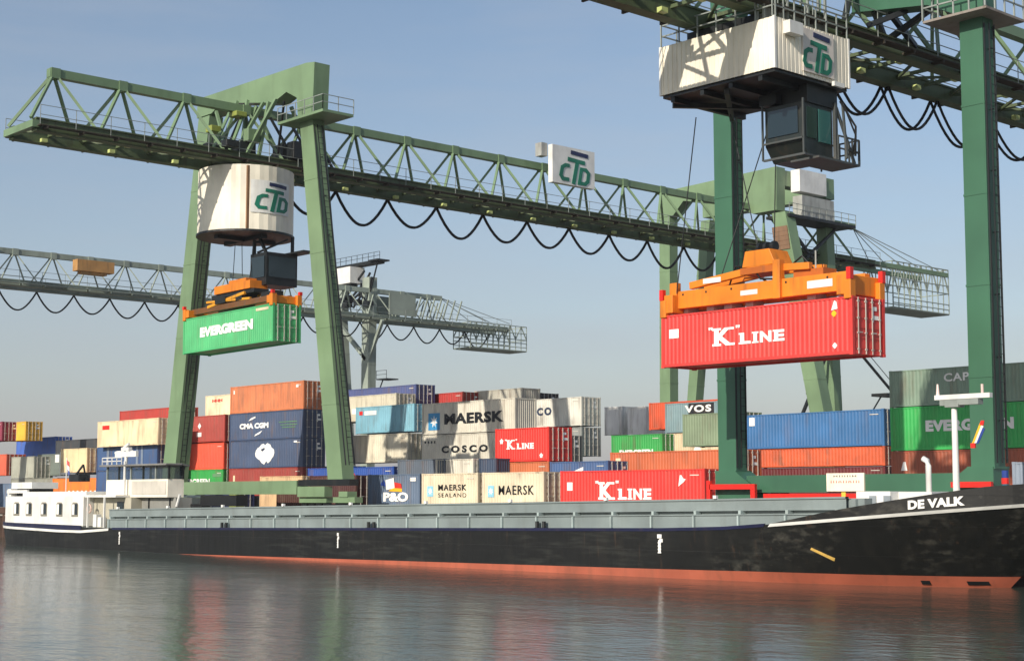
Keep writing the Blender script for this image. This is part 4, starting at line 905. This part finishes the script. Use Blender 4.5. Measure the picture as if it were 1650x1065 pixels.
while x < xh1 - .3:
    zd = 1.58 + .0131 * (x + 99.65)
    m = MB().box(x - .045, x + .045, NEAR + .36, NEAR + .485, zd + .06, zd + .59).box(x - .07, x + .07, NEAR + .5, NEAR + .88, zd + .655, zd + .82); m.build('coaming_bracket', paint('light coaming grey', '#a3b0ad', .5, .2), c_near, True); x += 2.62
m = MB()
for i in range(21): a = xh0 + (xh1 - xh0) * i / 20; z = 1.58 + .0131 * (a + 99.65); m.box(a - .6, a + .6, NEAR + 1.1, BY + 3.7, z + .1 if i in (0, 20) else z + .86, z + 1.28 if i in (0, 20) else z + .9)
m.box(xh0, xh1 - 10, NEAR + 1.05, BY + 3.75, .55, .6); m.build('hold_beams', COAM, B, True)
for px in (193, 545, 1063):
    p = atY(px, 855, NEAR); zd = zdeck(p.x)
    q_ = 1.0 if px > 1000 else .6
    m = MB().box(p.x - .07 * q_, p.x + .07 * q_, NEAR - .03, NEAR - .002, zd - 1.1, zd - .5).box(p.x - .13 * q_, p.x + .13 * q_, NEAR - .034, NEAR - .004, zd - .42, zd - .24).box(p.x, p.x + .2 * q_, NEAR - .036, NEAR - .006, zd - .6, zd - .44)
    for k in range(4): m.box(p.x - .1 * q_, p.x + .1 * q_, NEAR - .038, NEAR - .008, zd - 1.1 + k * .15, zd - 1.05 + k * .15)
    m.build('draught_mark', LETW, B, True)
def hully(x, z):
    best = (9e9, 0)
    for i in range(600):
        t = .5 + .5 * i / 600; v = vz(t, z); xx, h = pt(t, v)
        if abs(xx - x) < best[0]: best = (abs(xx - x), BY - h)
    return best[1]
p = atY(1322, 883, hully(-42, 1.3)); m = MB()
m.prism([(p.x - .50, 1.47), (p.x - .42, 1.56), (p.x + .50, 1.13), (p.x + .42, 1.0)], lambda u, v, t: (u, hully(u, v) - t, v), -.02, .012); m.build('scrape_mark', paint('yellow paint', '#d9b05a', .6, .3), B, True)
for px_, py_, w_ in ((1567, 936, .35), (1505, 937, .16)):
    p = atY(px_, py_, hully(-36.5, .15)); MB().prism([(p.x - w_, .10), (p.x + w_, .10), (p.x + w_, .26), (p.x - w_, .26)], lambda u, v, t: (u, hully(u, v) - t, v), -.02, .03).build('hull_opening', RUBBER, B, True)
for k in range(9):
    x = xh0 + 1.4 + k * 6.9; zd = 1.58 + .0131 * (x + 99.65)
    MB().box(x - .09, x + .09, NEAR + .5, NEAR + .65, zd + 1.352, zd + 1.5).build('cleat', LETW, B, True)
for x in (-88, -72.5, -58.5): 
    zd = zdeck(x); MB().tube([(x, NEAR + .25, zd), (x, NEAR + .25, zd + .38)], .1, 8).tube([(x + .5, NEAR + .25, zd), (x + .5, NEAR + .25, zd + .38)], .1, 8).box(x - .15, x + .65, NEAR + .15, NEAR + .35, zd, zd + .06).build('bollard', DARKM, B, True)
# aft deckhouse
x0, x1 = -122.0, -107.6
zf = 1.62
def roundplan(x0, x1, hw, cut): return [(x0, BY - hw + cut * 1.3), (x0 + cut, BY - hw), (x1, BY - hw), (x1, BY + hw), (x0 + cut, BY + hw), (x0, BY + hw - cut * 1.3)]
dh = fixn(MB().prism(roundplan(x0, x1, 4.1, 1.3), lambda u, v, t: (u, v, t), zf, 3.8).build('deckhouse', WHITE, B, True))
MB().prism(roundplan(x0 + 3.6, x1 + 0.2, 4.0, .5), lambda u, v, t: (u, v, t), 3.805, 4.15).build('deckhouse_roof', WHITE, dh, True)
for px in (27, 47, 71, 96, 121):
    p = atY(px, 820, BY - 4.1)
    w = fixn(MB().prism([(p.x - .5, 2.3), (p.x + .5, 2.3), (p.x + .5, 3.2), (p.x + .3, 3.35), (p.x - .3, 3.35), (p.x - .5, 3.2)], lambda u, v, t: (u, t, v), BY - 4.135, BY - 4.102).build('window', paint('window frame', '#8a8476', .5, .1), dh, True))
    MB().box(p.x - .38, p.x - .02, BY - 4.16, BY - 4.137, 2.45, 3.2).build('curtain', LETW, w, True); MB().box(p.x + .0, p.x + .42, BY - 4.16, BY - 4.137, 2.45, 3.25).build('pane', GLASS, w, True)
m = MB().box(-120.6, -117.0, BY - 3.7, BY - 1.5, 4.4, 4.9).box(-121.0, -117.4, BY - 3.9, BY - 3.72, 4.05, 4.3).box(-121.3, -120.7, BY - 3.7, BY - 1.5, 3.81, 4.39); m.build('awning', WHITE, B, True)
MB().box(-120.2, -117.6, BY - 3.4, BY - 1.6, 3.81, 4.39).build('deck_locker', DARKM, B, True)
MB().bar((-117.8, BY, 5.0), (-116.6, BY + .4, 6.3), .12).bar((-116.6, BY + .4, 6.3), (-115.6, BY + .2, 5.0), .12).box(-117.4, -115.8, BY - .4, BY + .6, 4.96, 5.5).build('davit', DARKM, B, True)
xf = atY(107, 760, BY).x
MB().tube([(xf, BY, 4.1), (xf, BY, 6.9)], .04, 6).build('flag_staff', WHITE, B, True)
for k, c in enumerate((RED, WHITE, paint('flag blue', '#24418f'))):
    m = MB(); z1 = 6.7 - k * .38; rows = []
    for zz in (z1, z1 - .38): rows.append([(xf + .05 + .07 * j + (6.7 - zz) * .18, BY + .05 * math.sin(j * 1.7), zz - .03 * j) for j in range(7)])
    m.grid(rows); o = m.build('flag_stripe', c, B, True); md = o.modifiers.new('s', 'SOLIDIFY'); md.thickness = .02
# open side behind the deckhouse
m = MB().box(-107.5, -102.0, BY - 3.3, BY + 3.3, 1.5, 3.7); m.build('aft_cabin', paint('beige cabin', '#b9b3a0', .5, .15), B, True)
MB().box(-104.0, -103.0, BY - 3.34, BY - 3.31, 2.7, 3.4).build('window', GLASS, B, True)
for x, z in ((-106.9, 3.7), (-104.4, 3.7)): MB().bar((x, BY - 4.1, 1.55), (x, BY - 4.1, 3.75), .12).build('post', WHITE, B, True)
m = MB().tube([(-106.9 + .3 * math.cos(a * .7), BY - 4.0, 2.9 + .3 * math.sin(a * .7)) for a in range(10)], .07, 6); m.build('lifebuoy', paint('pale buoy', '#e8c8b8'), B, True)
m = MB().box(-105.9, -105.4, BY - 4.2, BY - 3.8, 1.6, 2.5).box(-105.2, -104.7, BY - 4.2, BY - 3.8, 1.6, 2.3); m.build('bollard', WHITE, B, True)
m = MB().box(-107.5, -102.8, BY - 4.1, BY + 4.1, 3.72, 3.88); m.build('canopy', WHITE, B, True)
# wheelhouse
wa, wb = atY(171, 790, 56.3).x, atY(270, 790, 56.3).x
WP = [(wa, 56.3), (wb, 56.3), (wb + .12, 57.5), (wb - 4.4, 60.0), (wa, 60.0)]
def wprism(z0, z1, g=0.0): return MB().prism([(x + (g if x > wa + 1 else -g), y + (g if y > 59 else -g)) for x, y in WP], lambda u, v, t: (u, v, t), z0, z1)
wh = fixn(wprism(3.72, 4.98).build('wheelhouse', paint('wheelhouse cream', '#eee6d4', .45, .12), B, True))
MB().box(wa + 3.9, wb - .2, 56.26, 56.29, 3.95, 4.85).build('side_panel', paint('side panel grey', '#cfc8bb', .5, .1), wh, True)
CLR = bpy.data.materials.new('clear glass'); CLR.use_nodes = True
_b = CLR.node_tree.nodes['Principled BSDF']; _b.inputs['Base Color'].default_value = (.05, .08, .1, 1); _b.inputs['Roughness'].default_value = .03; _b.inputs['Alpha'].default_value = .35
for k in range(6):
    a = wa + (wb - wa) * k / 5
    MB().box(a - .07, a + .07, 56.32, 56.44, 4.981, 5.92).build('window_post', DARKM if k % 2 else RAIL, wh, True)
for (x, y) in WP[2:]: MB().box(x - .08, x + .08, y - .14, y - .02, 4.981, 5.92).build('window_post', DARKM, wh, True)
for k in range(5):
    a = wa + (wb - wa) * k / 5 + .08; b = wa + (wb - wa) * (k + 1) / 5 - .08
    MB().box(a, b, 56.36, 56.38, 4.985, 5.92).build('window', CLR, wh, True)
MB().box(wb - .02, wb + .02, 56.46, 57.35, 4.985, 5.92).build('window', CLR, wh, True)
MB().box(wa + .1, wb - 4.5, 59.9, 59.93, 4.985, 5.92).build('window', CLR, wh, True)
rf = bevel(wprism(5.93, 6.06, .4).build('wheelhouse_roof', paint('grey roof', '#7e7c78', .6, .2), wh, True))
m = MB(); railing(m, (wa - .3, 56.1, 6.08), (wa + 2.6, 56.1, 6.08), .5, .7, .03); m.build('roof_rail', WHITE, wh, True)
xr = atY(203, 745, 57).x
MB().box(xr - 1.5, xr + 1.6, 56.9, 57.1, 6.65, 7.05).tube([(xr, 57, 6.08), (xr, 57, 6.65)], .12, 8).box(xr - .6, xr + .5, 56.9, 57.2, 7.1, 7.35).bar((xr - .4, 57, 7.3), (xr + .4, 57, 7.6), .15).build('radar', WHITE, wh, True)
xm = atY(201, 760, 56).x; MB().tube([(xm, 56, 3.7), (xm, 56, 6.3)], .09, 8).build('mast', WHITE, wh, True)
MB().tube([(wb + 1.1, 56.4, 3.1), (wb + 1.5, 56.4, 3.9)], .1, 8).build('horn', WHITE, B, True)
m = MB().prism([(wa + .8, 56.8), (wb + .3, 56.8), (wb + .4, 58.0), (wb - 4.0, 60), (wa + .8, 60)], lambda u, v, t: (u, v, t), 2.3, 3.69)
m.build('wheelhouse_base', paint('base grey', '#8e8d86', .5, .2), wh, True)
m = MB()
for k in (0.12, .3, .42, .62, .95): m.box(wa + (wb - wa) * k - .05, wa + (wb - wa) * k + .05, 56.72, 56.79, 2.7, 3.65)
m.build('base_door', DARKM, wh, True)
# black car deck hoist in front of wheelhouse
ca, cb_ = atY(327, 800, 58).x, atY(385, 800, 58).x
MB().box(ca, cb_, 57.8, 58.7, 3.12, 3.85).box(ca - 1.8, ca, 57.9, 58.6, 3.05, 3.25).build('hatch_tent', RUBBER, B, True)
# fore deck
fa, fb = atY(1382, 800, 56.3).x, atY(1470, 800, 56.3).x
zz = zdeck(fa)
MB().box(fa, fb - 1.0, 56.2, 62.3, zz + .1, 3.93).box(fb - 1.0, fb + .6, 56.8, 61.7, zz + .1, 3.9).build('fore_deckhouse', WHITE, B, True)
p = atY(1405, 806, 56.18); q_ = atY(1428, 806, 56.18)
for a in (p.x, q_.x): MB().box(a - .12, a + .22, 56.15, 56.19, 3.35, 3.75).build('fore_window', paint('grey glass', '#8d959a', .3, .1), B, True)
MB().tube([(fa + .3, 55.6, zz + .2), (fa + .3, 55.6, 3.6)], .22, 10).build('bitts', COAM, B, True)
xm = atY(1541, 780, BY).x
mast = MB().tube([(xm, BY, zdeck(xm)), (xm, BY, 7.45)], .15, 12, .12).build('fore_mast', WHITE, B, True, smooth=True)
h0, h1 = atY(1508, 640, BY).x, atY(1597, 640, BY).x; zz_ = atY(1541, 640, BY).z
MB().box(h0, h1, BY - .12, BY + .12, zz_ - .08, zz_ + .12).build('mast_crossbar', WHITE, mast, True)
m = MB().box(h0 + .3, h1 - .5, BY - .2, BY + .2, zz_ - .34, zz_ - .1).box(xm - .3, xm + .35, BY - .25, BY + .25, zz_ - .42, zz_ - .3); m.build('radar', RAIL, mast, True)
MB().tube([(h0 + .1, BY, zz_ + .1), (h0 + .1, BY, zz_ + .6)], .08, 8, .04).tube([(h1 - .4, BY, zz_ + .1), (h1 - .4, BY, zz_ + .5)], .06, 8).build('mast_light', paint('pinkish lamp', '#e8cfc6'), mast, True)
fx = atY(1566, 700, BY - .3).x; fz = atY(1566, 712, BY - .3).z
for k, (c, nm) in enumerate(((paint('flag yellow', '#f0b429'), 'a'), (WHITE, 'b'), (paint('flag blue', '#24418f'), 'c'))):
    d = k * .10; m = MB().prism([(fx + d, fz - .05 - d * .2), (fx + .12 + d, fz - .02 - d * .2), (fx + .50 + d * .7, fz + .74 - d), (fx + .39 + d * .7, fz + .78 - d)], lambda u, v, t: (u, t, v), BY - .31 - .01 * k, BY - .3); m.build('flag_stripe', c, mast, True)
MB().prism([(fx + .38, fz + .70), (fx + .56, fz + .68), (fx + .6, fz + .88), (fx + .46, fz + .88)], lambda u, v, t: (u, t, v), BY - .325, BY - .28).build('flag_tip', RED, mast, True)
MB().box(fx - .05, fx + .15, BY - .35, BY - .25, fz - .25, fz - .05).build('flag_tip', RED, mast, True)
xv = atY(1496, 760, 57.5).x
MB().tube([(xv, 57.5, 3.3), (xv, 57.5, 5.0), (xv - .05, 57.5, 5.2), (xv - .25, 57.5, 5.3)], .12, 10).build('vent_pipe', WHITE, B, True, smooth=True)
xs_ = atY(1620, 780, 57.5).x
o = MB().tube([(xs_, 57.5, 3.5), (xs_, 57.5, 3.95)], .14, 10).build('bow_lamp', WHITE, B, True)
MB().tube([(xs_, 57.5, 3.96), (xs_, 57.5, 4.2)], .13, 10).build('band', paint('teal band', '#1f6f8f'), o, True); MB().tube([(xs_, 57.5, 4.21), (xs_, 57.5, 4.45)], .15, 10).build('band', RED, o, True); MB().tube([(xs_, 57.5, 4.46), (xs_, 57.5, 4.75)], .13, 10).build('band', paint('flag blue', '#24418f'), o, True)
MB().box(-40, -37.3, 57.2, 61, zdeck(-39), 3.75).build('winch', paint('pale winch', '#d8cfc6', .5, .2), B, True)

# ------------------------------------------------------------------ haze
hz = MB().box(-420, 140, -40, 420, -4, 70).build("haze", WHITE)
hz.data.materials.clear(); hm = bpy.data.materials.new('haze air'); hm.use_nodes = True; hn = hm.node_tree; hn.nodes.clear()
vo = hn.nodes.new('ShaderNodeVolumePrincipled'); vo.inputs['Color'].default_value = (0.86, 0.88, 0.94, 1); vo.inputs['Density'].default_value = 0.00013
oo = hn.nodes.new('ShaderNodeOutputMaterial'); hn.links.new(vo.outputs[0], oo.inputs['Volume']); hz.data.materials.append(hm); hz['kind'] = 'stuff'
